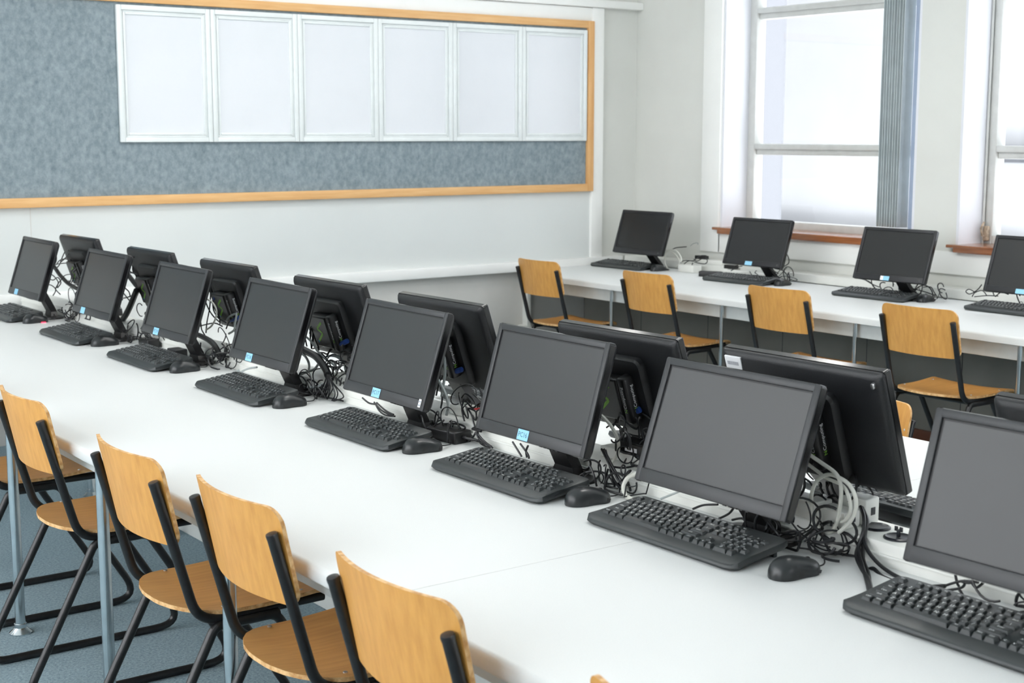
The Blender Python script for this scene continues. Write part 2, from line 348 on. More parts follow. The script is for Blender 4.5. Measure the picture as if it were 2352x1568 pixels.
MB().loft([[(6.475 + .02 * sin(pi * t), 5.02 + .10 * t, z) for t in (0, .25, .5, .75, 1)] + [(6.479 + .02 * sin(pi * t), 5.02 + .10 * t, z) for t in (1, .75, .5, .25, 0)] for z in (1.03, 2.95)], 'stileb').build('backlit_stile', bl).location = (-6.45, -5.2, -1.06)  # stands for the window frame's backlit stile, not a blind slat
bd = thing('pale_building', 'pale rendered building seen blurred through the window', 'building', (14, 15, 0))
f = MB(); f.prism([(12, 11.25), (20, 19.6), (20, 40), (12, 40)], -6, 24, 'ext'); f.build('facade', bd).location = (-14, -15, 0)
bd = thing('distant_building', 'overexposed white building filling the view through both windows', 'building', (26, 8, 0))
f = MB(); f.box((26, -50, -6), (34, 60, 30), 'ext2'); f.box((9, -18, -6), (26.5, -15, 30), 'ext2'); f.build('facade', bd).location = (-26, -8, 0)  # height and unseen side block shaped to cut sky light at the windows
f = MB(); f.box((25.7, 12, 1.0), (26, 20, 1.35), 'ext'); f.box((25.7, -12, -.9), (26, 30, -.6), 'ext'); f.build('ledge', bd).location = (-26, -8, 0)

# ------------------------------------------------------------------ desks
DZ, TH = .73, .035
def desk(name, label, x0, x1, y0, y1, xf, legs, leg2, corner=None, r=.02):
    # xf: which long edge is the open front (x0 or x1)
    d = thing(name, label, 'desk', ((x0 + x1) / 2, (y0 + y1) / 2, 0)); off = (-(x0 + x1) / 2, -(y0 + y1) / 2, 0)
    s = 1 if xf == x0 else -1
    n = 6; prof = []
    for j in range(n + 1):
        a = pi / 2 * j / n; prof.append((xf + s * (.012 - .012 * sin(a)), DZ - .012 + .012 * cos(a)))
    prof += [(xf, DZ - TH + .006), (xf + s * .004, DZ - TH), (x1 if s > 0 else x0, DZ - TH), (x1 if s > 0 else x0, DZ)]
    t = MB()
    if corner:
        out = [(x0, y0), (x1, y0), (x1, y1)] + [(x0 + corner - corner * sin(pi / 2 * k / 8), y1 - corner + corner * cos(pi / 2 * k / 8)) for k in range(9)]
        bm = bmesh.new(); bvs = [bm.verts.new((p[0], p[1], DZ)) for p in out]; fc = bm.faces.new(bvs)
        e = bmesh.ops.extrude_face_region(bm, geom=[fc]); bmesh.ops.translate(bm, vec=(0, 0, -TH), verts=[g for g in e['geom'] if isinstance(g, bmesh.types.BMVert)])
        bm.normal_update(); ed = [q for q in bm.edges if abs(q.verts[0].co.z - DZ) < 1e-6 and abs(q.verts[1].co.z - DZ) < 1e-6 and min(q.verts[0].co.x, q.verts[1].co.x) < x0 + corner * 1.01 and max(q.verts[0].co.x, q.verts[1].co.x) < x1]
        bmesh.ops.bevel(bm, geom=ed, offset=.011, segments=4, profile=.5, affect='EDGES'); bm.verts.index_update()
        t.add([v.co for v in bm.verts], [[v.index for v in q.verts] for q in bm.faces], 'lam', True); bm.free()
    else:
        t.loft([[(p[0], y, p[1]) for p in prof] for y in (y0 + .0006, y1 - .0006)], 'lam')
    t.build('tabletop', d).location = off
    xa = xf + s * .045; xb = xa + s * .02; zap = .622 if corner else .65
    MB().rbox((min(xa, xb), y0 + .03, zap), (max(xa, xb), y1 - (corner or .03), DZ - TH), 'apron', .003).build('apron', d).location = off
    for x, ys in ((xf + s * .02, legs), (leg2, legs if leg2 else [])):
        for y in ys:
            lg = MB(); lr = .0105 if corner else .0165; lg.lathe([(lr, .02), (lr, DZ - TH)], 'chrome', 16, Matrix.Translation((x, y, 0)))
            lo = lg.build('leg', d); lo.location = off
            MB().lathe([(.036, 0), (.036, .004), (.026, .012), (.0195, .02), (.0195, .032), (.0165, .034)], 'chrome', 20, Matrix.Translation((x, y, 0))).build('foot', lo)
    return d
L1 = [2.893 + .788 * k for k in range(6)]; L0 = [2.10, 1.317, .53]
DS = 2.205
desk('computer_desk', 'long white desk under the row of screens numbered PC16 to PC19', 1.306, 2.222, DS, 7.2, 1.306, L1, 2.13)
desk('computer_desk', 'white desk beyond the seam, under the cut-off keyboard and nearest chairs', 1.306, 2.222, -.6, DS, 1.306, L0, 2.13)
desk('computer_desk', 'white desk behind the trunking, under the turned-away monitors near the end wall', 2.348, 3.262, DS, 7.2, 3.262, L1, 2.43)
desk('computer_desk', 'white desk behind the trunking with the lone chair pushed up beside its free edge', 2.348, 3.262, -.6, DS, 3.262, L0, 2.43)
desk('computer_desk', 'long white desk against the window wall with a rounded corner', 5.262, 6.214, -3.0, 7.228, 5.262, [6.246 - .894 * k for k in range(0, 9)], None, .30)
# trunking between the two desk rows
tk = thing('cable_trunking', 'long white cable trunking running between the back-to-back desks', 'trunking', (2.285, 3.3, .73))
t = MB(); t.rbox((2.222, -.6, .0), (2.348, 7.2, .778), 'duct', .004); t.build('body', tk).location = (-2.285, -3.3, -.73)
MB().rbox((2.216, -.6, .749), (2.354, 7.2, .7545), 'duct', .002).build('cover_lip', tk).location = (-2.285, -3.3, -.73)
for (x, y), lab in (((2.293, 1.862), 'black round cable grommet in the trunking, close behind the white socket boxes'), ((2.268, 1.785), 'black round cable grommet with a wing bolt standing in it')):
    g = thing('cable_grommet', lab, 'grommet', (x, y, .778))
    MB().lathe([(.030, 0), (.030, .003), (.026, .005), (.022, .003), (.008, .002)], 'hole', 24).build('ring', g)
    if y < 1.82:
        q = MB(); q.lathe([(.004, .003), (.004, .018)], 'hole', 10)
        for s in (-1, 1): q.rbox((-.0015, s * .002 if s > 0 else -.010, .014), (.0015, .010 if s > 0 else -.002, .024), 'hole', .001)
        q.build('wing_bolt', g)

# ------------------------------------------------------------------ chairs
def chair(label, group, loc, rot):
    c = thing('classroom_chair', label, 'chair', loc, rot, group)
    # local frame: sitter faces +x, origin on the floor below the upright tops
    HW = .183
    for s in (-1, 1):
        p = fillet([(0, s * HW, .800), (.095, s * HW, .455), (.43, s * (HW - .012), .452)], .075, 8)
        u = MB().tube(p, .0118, 'blackm', 14).build('upright', c)
        ax = (p[0] - p[1]).normalized()
        T = Matrix.Translation(p[0]) @ Vector((0, 0, 1)).rotation_difference(ax).to_matrix().to_4x4()
        MB().lathe([(.0122, -.006), (.0126, .001), (.0115, .004), (.006, .0055)], 'cap', 14, T).build('end_cap', u)
        q = fillet([(.30, s * .19, .44), (.135, s * .19, .44), (-.09, s * .195, .012), (.555, s * .195, .012), (.292, s * .19, .44), (.20, s * .19, .4395)], [.035, .05, .055, .04], 8)
        MB().tube(q, .0118, 'blackm', 14).build('leg_loop', c)
    t = MB(); t.tube([(.20, -.19, .437), (.20, .19, .437)], .010, 'blackm', 10); t.tube([(.36, -.175, .452), (.36, .175, .452)], .010, 'blackm', 10); t.build('crossbar', c)
    # backrest: curved plywood with rounded corners
    Wd, z0, z1, r, th = .388, .644, .855, .036, .009
    nu, nv = 20, 22; front = []; back = []
    for j in range(nv + 1):
        tt = j / nv; z = z0 + (z1 - z0) * (.5 - .5 * cos(pi * tt))
        e = min(z - z0, z1 - z); hw = Wd / 2 - (0 if e >= r else r - sqrt(max(0, r * r - (r - e) ** 2)))
        lean = (.75 - z) * .21 + .0165
        for i in range(nu + 1):
            y = hw * (2 * i / nu - 1); x = lean + .0115 - .036 * (1 - (y / .190) ** 2)
            back.append((x, y, z)); front.append((x + th, y, z))
    bk = MB(); W1 = nu + 1; fs = [(j * W1 + i, j * W1 + i + 1, (j + 1) * W1 + i + 1, (j + 1) * W1 + i) for j in range(nv) for i in range(nu)]
    bk.add(back, fs, 'ply', True); bk.add(front, [f[::-1] for f in fs], 'ply', True)
    ring = [i for i in range(W1)] + [j * W1 + nu for j in range(1, nv + 1)] + [nv * W1 + i for i in range(nu - 1, -1, -1)] + [j * W1 for j in range(nv - 1, 0, -1)]
    N = len(back); n = len(ring); k = len(bk.v)
    bk.add([back[i] for i in ring] + [front[i] for i in ring], [(a, (a + 1) % n, n + (a + 1) % n, n + a) for a in range(n)], 'plye', True)
    bo = bk.build('backrest', c)
    # seat
    st = []; nr = 18
    def hwid(u):
        b0 = .19 + .012 * u / .40
        if u < .14: return b0 * sqrt(max(0, 1 - ((.14 - u) / .14) ** 2.6)) ** .9
        if u > .38: return b0 - .03 * ((u - .38) / .04) ** 2
        return b0
    us = [.42 * (.5 - .5 * cos(pi * j / nr)) for j in range(nr + 1)]; us[0] = .0008
    top = []; bot = []; ny = 12
    for u in us:
        h = max(.012, hwid(u))
        for i in range(ny + 1):
            y = h * (2 * i / ny - 1); x = .052 + u
            z = .474 + .010 * (y / .2) ** 2 - .010 * sin(pi * min(1, u / .36)) - (.02 * ((u - .34) / .08) ** 2 if u > .34 else 0) + .006 * (1 - min(1, u / .1))
            top.append((x, y, z)); bot.append((x, y, z - .010))
    W2 = ny + 1; fs = [(j * W2 + i, j * W2 + i + 1, (j + 1) * W2 + i + 1, (j + 1) * W2 + i) for j in range(nr) for i in range(ny)]
    sm = MB(); sm.add(top, fs, 'plys', True); sm.add(bot, [f[::-1] for f in fs], 'plys', True)
    ring = [i for i in range(W2)] + [j * W2 + ny for j in range(1, nr + 1)] + [nr * W2 + i for i in range(ny - 1, -1, -1)] + [j * W2 for j in range(nr - 1, 0, -1)]; n = len(ring)
    sm.add([top[i] for i in ring] + [bot[i] for i in ring], [(a, (a + 1) % n, n + (a + 1) % n, n + a) for a in range(n)], 'plye', True)
    so = sm.build('seat', c)
    for s in (-1, 1):
        for u in (.165, .37):
            T = Matrix.Translation((u, s * .172, .4775))
            MB().lathe([(.0052, 0), (.0050, .0022), (.002, .003)], 'screw', 10, T).build('screw', so)
        for z in (.70, .775):
            x = (.75 - z) * .21 + .0135 + .0075 + th
            MB().lathe([(.0052, 0), (.0050, .0022), (.002, .003)], 'screw', 10, Matrix.Translation((x, s * .178, z)) @ Matrix.Rotation(RD(75), 4, 'Y')).build('screw', bo)
    return c
G1 = 'wooden chairs along the double desk'
CH = [((1.205, 4.75), 0, 'plywood chair cut off by the picture edge, only its seat and base in view'),
      ((1.222, 4.03), 0, 'plywood chair at the double desk with its whole round seat in view'),
      ((1.203, 3.192), 0, 'plywood chair next behind the one with a chrome leg showing below its backrest'),
      ((1.227, 2.656), 0, 'plywood chair at the double desk with a chrome leg showing below its backrest'),
      ((1.190, 1.978), 0, 'plywood chair at the double desk whose backrest is the largest, with a dark scratch'),
      ((1.185, 1.26), 0, 'plywood chair of which only the tip of the backrest shows above the desk edge')]
c0 = None
for (x, y), a, lab in CH:
    if c0 is None: c0 = chair(lab, G1, (x, y, 0), (0, 0, a))
    else: dup(c0, (x, y, 0), (0, 0, a), lab)
RC = [((5.015, 6.608), .012, 'plywood chair at the window desk in the corner next to the end wall'),
      ((5.018, 5.661), .014, 'plywood chair at the window desk, second from the corner, seat half hidden'),
      ((5.028, 4.731), .03, 'plywood chair at the window desk, third from the corner, no seat in view'),
      ((4.960, 3.856), .02, 'plywood chair at the window desk with its whole seat in view')]
for (x, y), a, lab in RC: dup(c0, (x, y, 0), (0, 0, a), lab, 'wooden chairs along the window desk')
oc = dup(c0, (3.40, 2.818, 0), (0, 0, pi), 'plywood chair facing the others, its screwed backrest showing above the free desk edge', 'chair on the aisle side of the double desk'); oc.scale = (.95, .95, .925)

# ------------------------------------------------------------------ monitors
TILT = RD(18)
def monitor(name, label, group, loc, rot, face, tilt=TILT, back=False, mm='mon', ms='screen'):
    m = thing(name, label, 'monitor', loc, rot, group)
    W_, H_ = .44, .277
    fx, fz = face
    T = Matrix.Translation((fx, 0, fz)) @ Matrix.Rotation(tilt, 4, 'Y')   # panel frame: face at x=0, looks along -x, y left, z up
    h = MB()
    b0, bt, bb = .0165, .0165, .030
    y0, y1, z0, z1 = -W_ / 2, W_ / 2, -H_ / 2, H_ / 2
    # front frame
    h.rbox((0, y0, z0), (.016, y0 + b0, z1), mm, .003, 2, T); h.rbox((0, y1 - b0, z0), (.016, y1, z1), mm, .003, 2, T)
    h.rbox((0.0002, y0 + b0 * .5, z0), (.016, y1 - b0 * .5, z0 + bb), mm, .003, 2, T); h.rbox((.0002, y0 + b0 * .5, z1 - bt), (.016, y1 - b0 * .5, z1), mm, .003, 2, T)
    # glossy rim around the sides
    ring = lambda g, x: [(x, y, z) for y, z in rrect(W_ - 2 * g, H_ - 2 * g, .008 if g < .006 else .014)]
    h.loft([ring(-.0012, .004), ring(-.0012, .019)], 'monside', False, True, T)
    h.build('bezel', m)
    s = MB(); s.box((.0045, y0 + b0 - .002, z0 + bb - .002), (.012, y1 - b0 + .002, z1 - bt + .002), 'gap', T)
    e = .0046; s.add([(.0043, y0 + b0 + e * .1, z0 + bb + e * .3), (.0043, y1 - b0 - e, z0 + bb + e * .3), (.0043, y1 - b0 - e, z1 - bt - e * .8), (.0043, y0 + b0 + e * .1, z1 - bt - e * .8)], [(0, 1, 2, 3)], ms, False, T)
    s.build('screen', m)
    k = MB(); k.loft([ring(0, .016), ring(.001, .024), ring(.006, .031), ring(.016, .034), ring(.06, .036)], 'monback', True, True, T)
    bk = k.build('back_cover', m)
    k = MB(); k.loft([[(x, y, z) for y, z in rrect(.20 - 2 * g, .20 - 2 * g, .018, 5, 0, -.018)] for g, x in ((0, .034), (0, .050), (.004, .056), (.012, .058))], 'monback', True, True, T); k.build('rear_housing', m)
    k = MB()
    for i in range(5): k.rbox((.004, -.055 - i * .016, z0 - .0016), (.010, -.047 - i * .016, z0 + .001), 'stand', .0006, 1, T)
    k.build('button', m)
    bx = .01 if not back else .0
    top = T @ Vector((.045, 0, -.07))
    n = MB(); n.loft([[(bx + dx, y, .010) for dx, y in ((-.016, -.045), (-.016, .045), (.016, .045), (.016, -.045))], [(bx + dx, y, .03) for dx, y in ((-.014, -.036), (-.014, .036), (.016, .036), (.016, -.036))],
                      [(top.x + dx, y, top.z) for dx, y in ((-.012, -.028), (-.012, .028), (.022, .028), (.022, -.028))]], 'stand', True, False)
    n.build('stand_neck', m)
    d = MB(); d.prism(rrect(.094, .19, .04, 6, 0, 0), 0, .009, 'stand', None, False, .03); d.build('stand_base', m)
    return m, T
LBL = {}
def sticker(m, T, txt, y0, w=.042, z=-.1235, h=.0265):
    # blue paper label stuck over the lower bezel; y0 is its left edge as one faces the screen
    a = MB(); a.rbox((-.0012, y0 - w, z - h / 2), (.0, y0, z + h / 2), 'label', .0004, 1, T); st = a.build('name_sticker', m)
    st['label'] = 'light blue paper sticker on the lower bezel'
    if txt:
        vs, fs = glyphs(txt, .0165); x0 = min(v[0] for v in vs); x1 = max(v[0] for v in vs); sc = min(1, (w * .80) / (x1 - x0)); cx = (x0 + x1) / 2
        b = MB(); b.add([(-.0014, y0 - w / 2 - (v[0] - cx) * sc, z + v[1] * 1.05) for v in vs], fs, 'ink', False, T); b.build('lettering', st)
    return st
ML = [(2.09, 6.617, 0, 'dark monitor nearest the end wall, blue sticker, glowing mouse beside it', '', None),
      (2.091, 5.745, 0, 'dark monitor with a plain-looking blue sticker, second from the end wall', '', None),
      (2.088, 4.972, 0, 'dark monitor with blue sticker between the second screen and PC18', 'PC19', None),
      (2.091, 4.203, 0, 'dark monitor with a blue sticker reading PC18', 'PC18', None),
      (2.093, 3.430, -.006, 'dark monitor with blue sticker PC17 and a small white sticker in its corner', 'PC17', None),
      (2.086, 2.737, .0, 'dark monitor with a blue sticker reading PC16', 'PC16', RD(16.5)),
      (2.055, 2.074, .004, 'large dark monitor without any sticker, white cables coiled beside it', None, RD(19.5)),
      (2.050, 1.352, .026, 'dark monitor cut off at the picture edge, behind a cut-off keyboard', None, RD(17))]
GM = 'monitors facing the chairs on the near side of the double desk'
MONS = []
for i, (x, y, yaw, lab, txt, tl) in enumerate(ML):
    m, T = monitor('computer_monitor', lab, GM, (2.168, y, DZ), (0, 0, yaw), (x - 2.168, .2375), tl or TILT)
    if txt is not None: sticker(m, T, txt, {0: .125, 1: .115, 2: .10, 3: .092, 4: .053, 5: .040}[i], .046 if i < 3 else .044)
    if i == 4:
        a = MB(); a.rbox((-.0008, -.205, -.130), (0, -.193, -.107), 'paper', .0003, 1, T); s = a.build('corner_sticker', m); s['label'] = 'small white sticker with dark print'
        b = MB()
        for k in range(3): b.box((-.0011, -.203 + k * .003, -.126), (-.0009, -.2015 + k * .003, -.122), 'ink', T); b.box((-.0011, -.203 + k * .003, -.117 + .002 * (k % 2)), (-.0009, -.2015 + k * .003, -.112), 'ink', T)
        b.build('print', s)
    MONS.append((m, T))
WM = [(5.94, 6.747, .048, 'black monitor in the corner beside the end wall, no sticker', None),
      (5.934, 5.753, .055, 'black monitor below the window with a plain blue sticker', ''),
      (5.88, 4.738, .055, 'black monitor with a blue and white sticker between the windows', ''),
      (5.896, 3.951, .03, 'black monitor at the window desk cut off at the picture edge', '')]
for i, (x, y, yaw, lab, txt) in enumerate(WM):
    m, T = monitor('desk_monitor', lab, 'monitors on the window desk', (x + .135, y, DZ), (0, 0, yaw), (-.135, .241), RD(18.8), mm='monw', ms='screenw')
    if txt is not None: sticker(m, T, None, {1: .048, 2: .045, 3: .045}[i], .052, -.127, .023)
    if i == 2:
        a = MB(); a.rbox((-.0016, .028, -.138), (-.0012, .046, -.116), 'paper', .0002, 1, T); a.build('white_label', m)['label'] = 'white end of the sticker'
    a = MB(); a.lathe([(.0055, 0), (.0055, .0006)], 'greyface', 14, T @ Matrix.Translation((-.0004, -.188, -.124)) @ Matrix.Rotation(RD(-90), 4, 'Y')); a.build('maker_badge', m)
BL = [(2.372, 6.634, .035, 'turned-away monitor nearest the end wall, behind the double desk trunking'),
      (2.345, 5.706, .025, 'turned-away monitor second from the end wall, a dim green mark on its box'),
      (2.359, 4.983, .025, 'turned-away monitor behind the PC19 screen with a box hung on its back'),
      (2.346, 4.179, .03, 'turned-away monitor behind PC18 seen against the ledge, blue plug below its box'),
      (2.352, 3.511, .02, 'turned-away monitor behind the PC17 screen, in front of the grey wall'),
      (2.342, 2.698, .035, 'turned-away monitor behind PC16 with a grey-faced box bearing a green zigzag'),
      (2.285, 2.035, .022, 'turned-away monitor with a white barcode sticker on its back'),
      (2.343, 1.376, .0, 'turned-away monitor of which only a top corner shows at the picture edge')]
BMON = []
for i, (x, y, yaw, lab) in enumerate(BL):
    m, T = monitor('rear_monitor', lab, 'monitors facing away on the far side of the double desk', (2.425, y, DZ), (0, 0, pi + yaw), (2.425 - x - .011, .2375 + (.021 if i == 6 else .003)), RD(18.5), back=True)
    BMON.append((m, T, i))
    if i == 6:
        # seen from behind: picture-left is -y in the panel frame
        a = MB(); a.rbox((.0322, -.205, .098), (.0368, -.158, .127), 'paper', .0003, 1, T @ Matrix.Translation((.0, 0, 0))); s = a.build('barcode_sticker', m); s['label'] = 'white barcode sticker on the back'
        b = MB(); random.seed(3); y_ = -.199
        while y_ < -.166:
            wd = random.choice((.0006, .0011, .0016)); b.box((.0368, y_, .107), (.0370, y_ + wd, .1155), 'inkg', T); y_ += wd + random.choice((.0006, .001))
        b.build('print', s)
        c_ = MB(); c_.rbox((.030, .196, .108), (.041, .203, .120), 'screw', .002, 2, T); c_.build('security_clip', m)['label'] = 'small bright metal clip'
# thin client boxes hung on the backs of the turned-away monitors
tc0 = None
def thin_client(label, face):
    t = thing('thin_client', label, 'computer box')
    b = MB(); b.rbox((.0, -.055, -.055), (.032, .055, .060), 'stand', .006, 3); b.build('case', t)
    b = MB(); b.rbox((.031, -.050, -.050), (.0335, .050, .056), face, .001, 1); f = b.build('face_plate', t)
    # zigzag mark with a blue tip
    z = MB(); zz = [(-.024, .040), (.016, .014), (-.014, .000), (.024, -.030)]
    pts = fillet([(.034, -y, zc) for y, zc in zz], .005, 4)
    for a_, c_ in zip(pts[:-1], pts[1:]):
        d = (c_ - a_).normalized(); nn = Vector((0, -d.z, d.y)) * .0042
        z.add([a_ + nn - d * .0006, c_ + nn + d * .0006, c_ - nn + d * .0006, a_ - nn - d * .0006], [(0, 1, 2, 3)], 'green')
    a_ = Vector((.0343, -.024, -.030)); d = Vector((0, -.8, -.6)); nn = Vector((0, .6, -.8)) * .0042
    z.add([a_ + nn, a_ + d * .008 + nn, a_ + d * .008 - nn, a_ - nn], [(0, 1, 2, 3)], 'cyan'); z.build('logo_mark', f)
    # slanted side wing with the maker's word running up it
    b = MB(); b.rbox((-.012, .052, -.062), (.030, .082, .064), 'stand', .008, 3); wg = b.build('side_wing', t)
    def word(s, mat, z0):
        vs, fs = glyphs(s, .0135, 'LEFT'); q = MB()
        q.add([(.0304, .067 - v[1], z0 + v[0]) for v in vs], fs, mat); q.build('lettering', wg)
        q2 = MB(); q2.add([(.010 + v[1], .0823, z0 + v[0]) for v in vs], fs, mat); q2.build('lettering', wg)
        return max(v[0] for v in vs)
    w_ = word('N', 'green', -.030); word('Computing', 'paper', -.030 + w_ + .0015)
    q = MB()
    for k in range(3): q.tube([(.0, .02 - k * .02, -.052), (.0, .02 - k * .02, -.075)], .005, 'blue' if k == 0 else 'cabk', 8)
    q.build('plug', t)
    return t
TN = ['black box with silver lettering on the turned-away monitor nearest the end wall', 'black box with a dim green mark on the turned-away monitor second from the end wall', 'black box with a bright green zigzag, hung behind the PC19 screen', 'glossy black box with green zigzag between the PC18 and PC17 screens',
      'black box half hidden behind PC17, only its white lettering showing', 'grey-faced box with a big green zigzag beside the PC16 screen', 'black box hidden behind the monitor without a sticker', '']
TCO = {}
for i, (m, T, _) in enumerate(BMON):
    if i == 7: continue
    face = 'greyface' if i == 5 else 'stand'
    if face not in TCO: TCO[face] = t = thin_client(TN[i], face); t['group'] = 'boxes hung on the monitor backs'
    else: t = dup(TCO[face], label=TN[i], group='boxes hung on the monitor backs')
    mat = Matrix.Translation(m.location) @ Matrix.Rotation(m.rotation_euler.z, 4, 'Z') @ T @ Matrix.Translation((.060, -.012, -.020)) @ (Matrix.Rotation(RD(0), 4, 'X'))
    t.matrix_world = mat
    t.location = mat.to_translation(); t.rotation_euler = mat.to_euler()

# ------------------------------------------------------------------ keyboards
KT = RD(7.5)
ROWS = [
 [('Esc', 1), (None, 1), ('F1', 1), ('F2', 1), ('F3', 1), ('F4', 1), (None, .5), ('F5', 1), ('F6', 1), ('F7', 1), ('F8', 1), (None, .5), ('F9', 1), ('F10', 1), ('F11', 1), ('F12', 1), (None, .25), ('Prt', 1), ('Scr', 1), ('Brk', 1)],
 [('~', 1)] + [(c, 1) for c in '1234567890-='] + [('Back', 2), (None, .25), ('Ins', 1), ('Hm', 1), ('PU', 1), (None, .25), ('Num', 1), ('/', 1), ('*', 1), ('-', 1)],
 [('Tab', 1.5)] + [(c, 1) for c in 'QWERTYUIOP[]'] + [('\\', 1.5), (None, .25), ('Del', 1), ('End', 1), ('PD', 1), (None, .25), ('7', 1), ('8', 1), ('9', 1), ('+', 1)],
 [('Caps', 1.75)] + [(c, 1) for c in 'ASDFGHJKL;'] + [("'", 1), ('Enter', 2.25), (None, 3.5), ('4', 1), ('5', 1), ('6', 1)],
 [('Shift', 2.25)] + [(c, 1) for c in 'ZXCVBNM,./'] + [('Shift', 2.75), (None, 1.25), ('^', 1), (None, 1.25), ('1', 1), ('2', 1), ('3', 1), ('Ent', 1)],
 [('Ctrl', 1.25), ('Win', 1.25), ('Alt', 1.25), ('', 6.25), ('Alt', 1.25), ('Fn', 1.25), ('Mnu', 1.25), ('Ctrl', 1.25), (None, .25), ('<', 1), ('v', 1), ('>', 1), (None, .25), ('0', 2), ('.', 1)]]
U = .0188
KMESH = {}
def key_mesh(w):
    if w not in KMESH:
        q = MB(); bw, bd = w * U - .0016, U - .0016
        q.loft([[(x, y, 0) for x, y in rrect(bd, bw, .0015, 2)], [(x + .0006, y, .0075) for x, y in rrect(bd - .0055, bw - .0055, .002, 2)], [(x + .0006, y, .0080) for x, y in rrect(bd - .0068, bw - .0068, .002, 2)]], 'key', True, False)
        o = q.build('key'); KMESH[w] = o.data; bpy.data.objects.remove(o)
    return KMESH[w]
GLY = {}
def keyboard(name, label, group, loc, rot, detail):
    # local frame: user at -x, +y to the user's left, origin at the middle of the front edge on the desk
    k = thing(name, label, 'keyboard', loc, rot, group)
    R = Matrix.Translation((0, 0, .004)) @ Matrix.Rotation(-KT, 4, 'Y')
    out = []
    for s in (1, -1):
        seq = [(.000, .205), (.004, .222), (.016, .2325), (.034, .230), (.060, .2275), (.150, .2275), (.165, .224), (.170, .212)]
        out += [(x, s * y) for x, y in (seq if s > 0 else seq[::-1])]
    b = MB()
    sh = lambda o, d: [(x + (d if x < .08 else -d), y - (d if y > 0 else -d)) for x, y in o]
    b.loft([[(x, y, -.003) for x, y in sh(out, .004)], [(x, y, .003) for x, y in out], [(x, y, .008 if x < .01 else .013) for x, y in sh(out, .0015)], [(x, y, .010 if x < .02 else .015) for x, y in sh(out, .006)]], 'kbody', True, True, R)
    bo = b.build('body', k, sharp=50)
    f = MB()
    for y in (-.19, .19): f.rbox((.145, y - .014, .0), (.155, y + .014, .020), 'kbody', .002, 2)
    f.build('foot', k)
    keys = MB(); leg = MB(); y_off = [.0, .0, .0, .0, .0, .0]; tot = 22.25 * U
    for r, row in enumerate(ROWS):
        yy = tot / 2; xr = .142 - r * U - (.004 if r else -.002)
        for t, w_ in row:
            if t is None: yy -= w_ * U; continue
            cy = yy - w_ * U / 2; yy -= w_ * U
            P = R @ Matrix.Translation((xr, cy, .0125 if r else .0125))
            if detail:
                o = bpy.data.objects.new('key', key_mesh(w_)); COL.objects.link(o); o.parent = k; o.matrix_local = P
            else:
                me = key_mesh(w_); keys.add([v.co for v in me.vertices], [tuple(p.vertices) for p in me.polygons], 'key', False, P)
            if t:
                sz = .0105 if len(t) == 1 else .0062
                if t not in GLY: GLY[t] = glyphs(t, sz)
                vs, fs = GLY[t]
                leg.add([(.0006 + v[1] + .001, -v[0] + (.0015 if len(t) == 1 else 0), .0085) for v in vs], fs, 'legend', False, P)
    if not detail: keys.build('keys', k)
    if leg.v: leg.build('lettering', k)
    # cable leaving the back edge
    return k
GK = 'keyboards on the near side of the double desk'
KB = [(1.945, 6.745, 'keyboard at the desk end by the end wall, cut off at the picture edge'), (1.945, 5.87, 'black keyboard before the second screen from the end wall'), (1.945, 5.078, 'black keyboard before the PC19 screen'), (1.944, 4.255, 'black keyboard before the PC18 screen'),
      (1.942, 3.468, 'black keyboard before the PC17 screen'), (1.942, 2.785, 'black keyboard before the PC16 screen'), (1.940, 2.152, 'black keyboard before the large screen without a sticker, by the desk seam'), (1.935, 1.42, 'black keyboard cut off at the picture edge, a cable bundle hanging over its corner')]
kn = kf = None
for i, (x, y, lab) in enumerate(KB):
    det = i >= 4
    if det:
        if kn is None: kn = keyboard('keyboard', lab, GK, (x, y, DZ), (0, 0, 0), True)
        else: dup(kn, (x, y, DZ), (0, 0, 0), lab)
    else:
        if kf is None: kf = keyboard('keyboard', lab, GK, (x, y, DZ), (0, 0, 0), False)
        else: dup(kf, (x, y, DZ), (0, 0, 0), lab)
for i, (x, y, a, lab) in enumerate([(5.89, 6.95, .05, 'black keyboard in the corner of the window desk'), (5.845, 5.86, .05, 'black keyboard on the window desk behind the second chair backrest'), (5.85, 4.88, .04, 'black keyboard beneath the window desk monitor whose sticker has a white end'), (5.878, 4.07, .0, 'black keyboard on the window desk cut off at the picture edge')]):
    dup(kf, (x, y, DZ), (0, 0, a), lab, 'keyboards on the window desk')
for x, y, lab in ((2.665, 3.62, 'keyboard glimpsed under the turned-away monitor between PC17 and PC16'), (2.66, 2.74, 'keyboard glimpsed under the turned-away monitor beside the PC16 screen'), (2.655, 2.02, 'keyboard glimpsed behind the white coiled cables')):
    dup(kf, (x, y, DZ), (0, 0, pi - .03), lab, 'keyboards on the far side of the double desk')

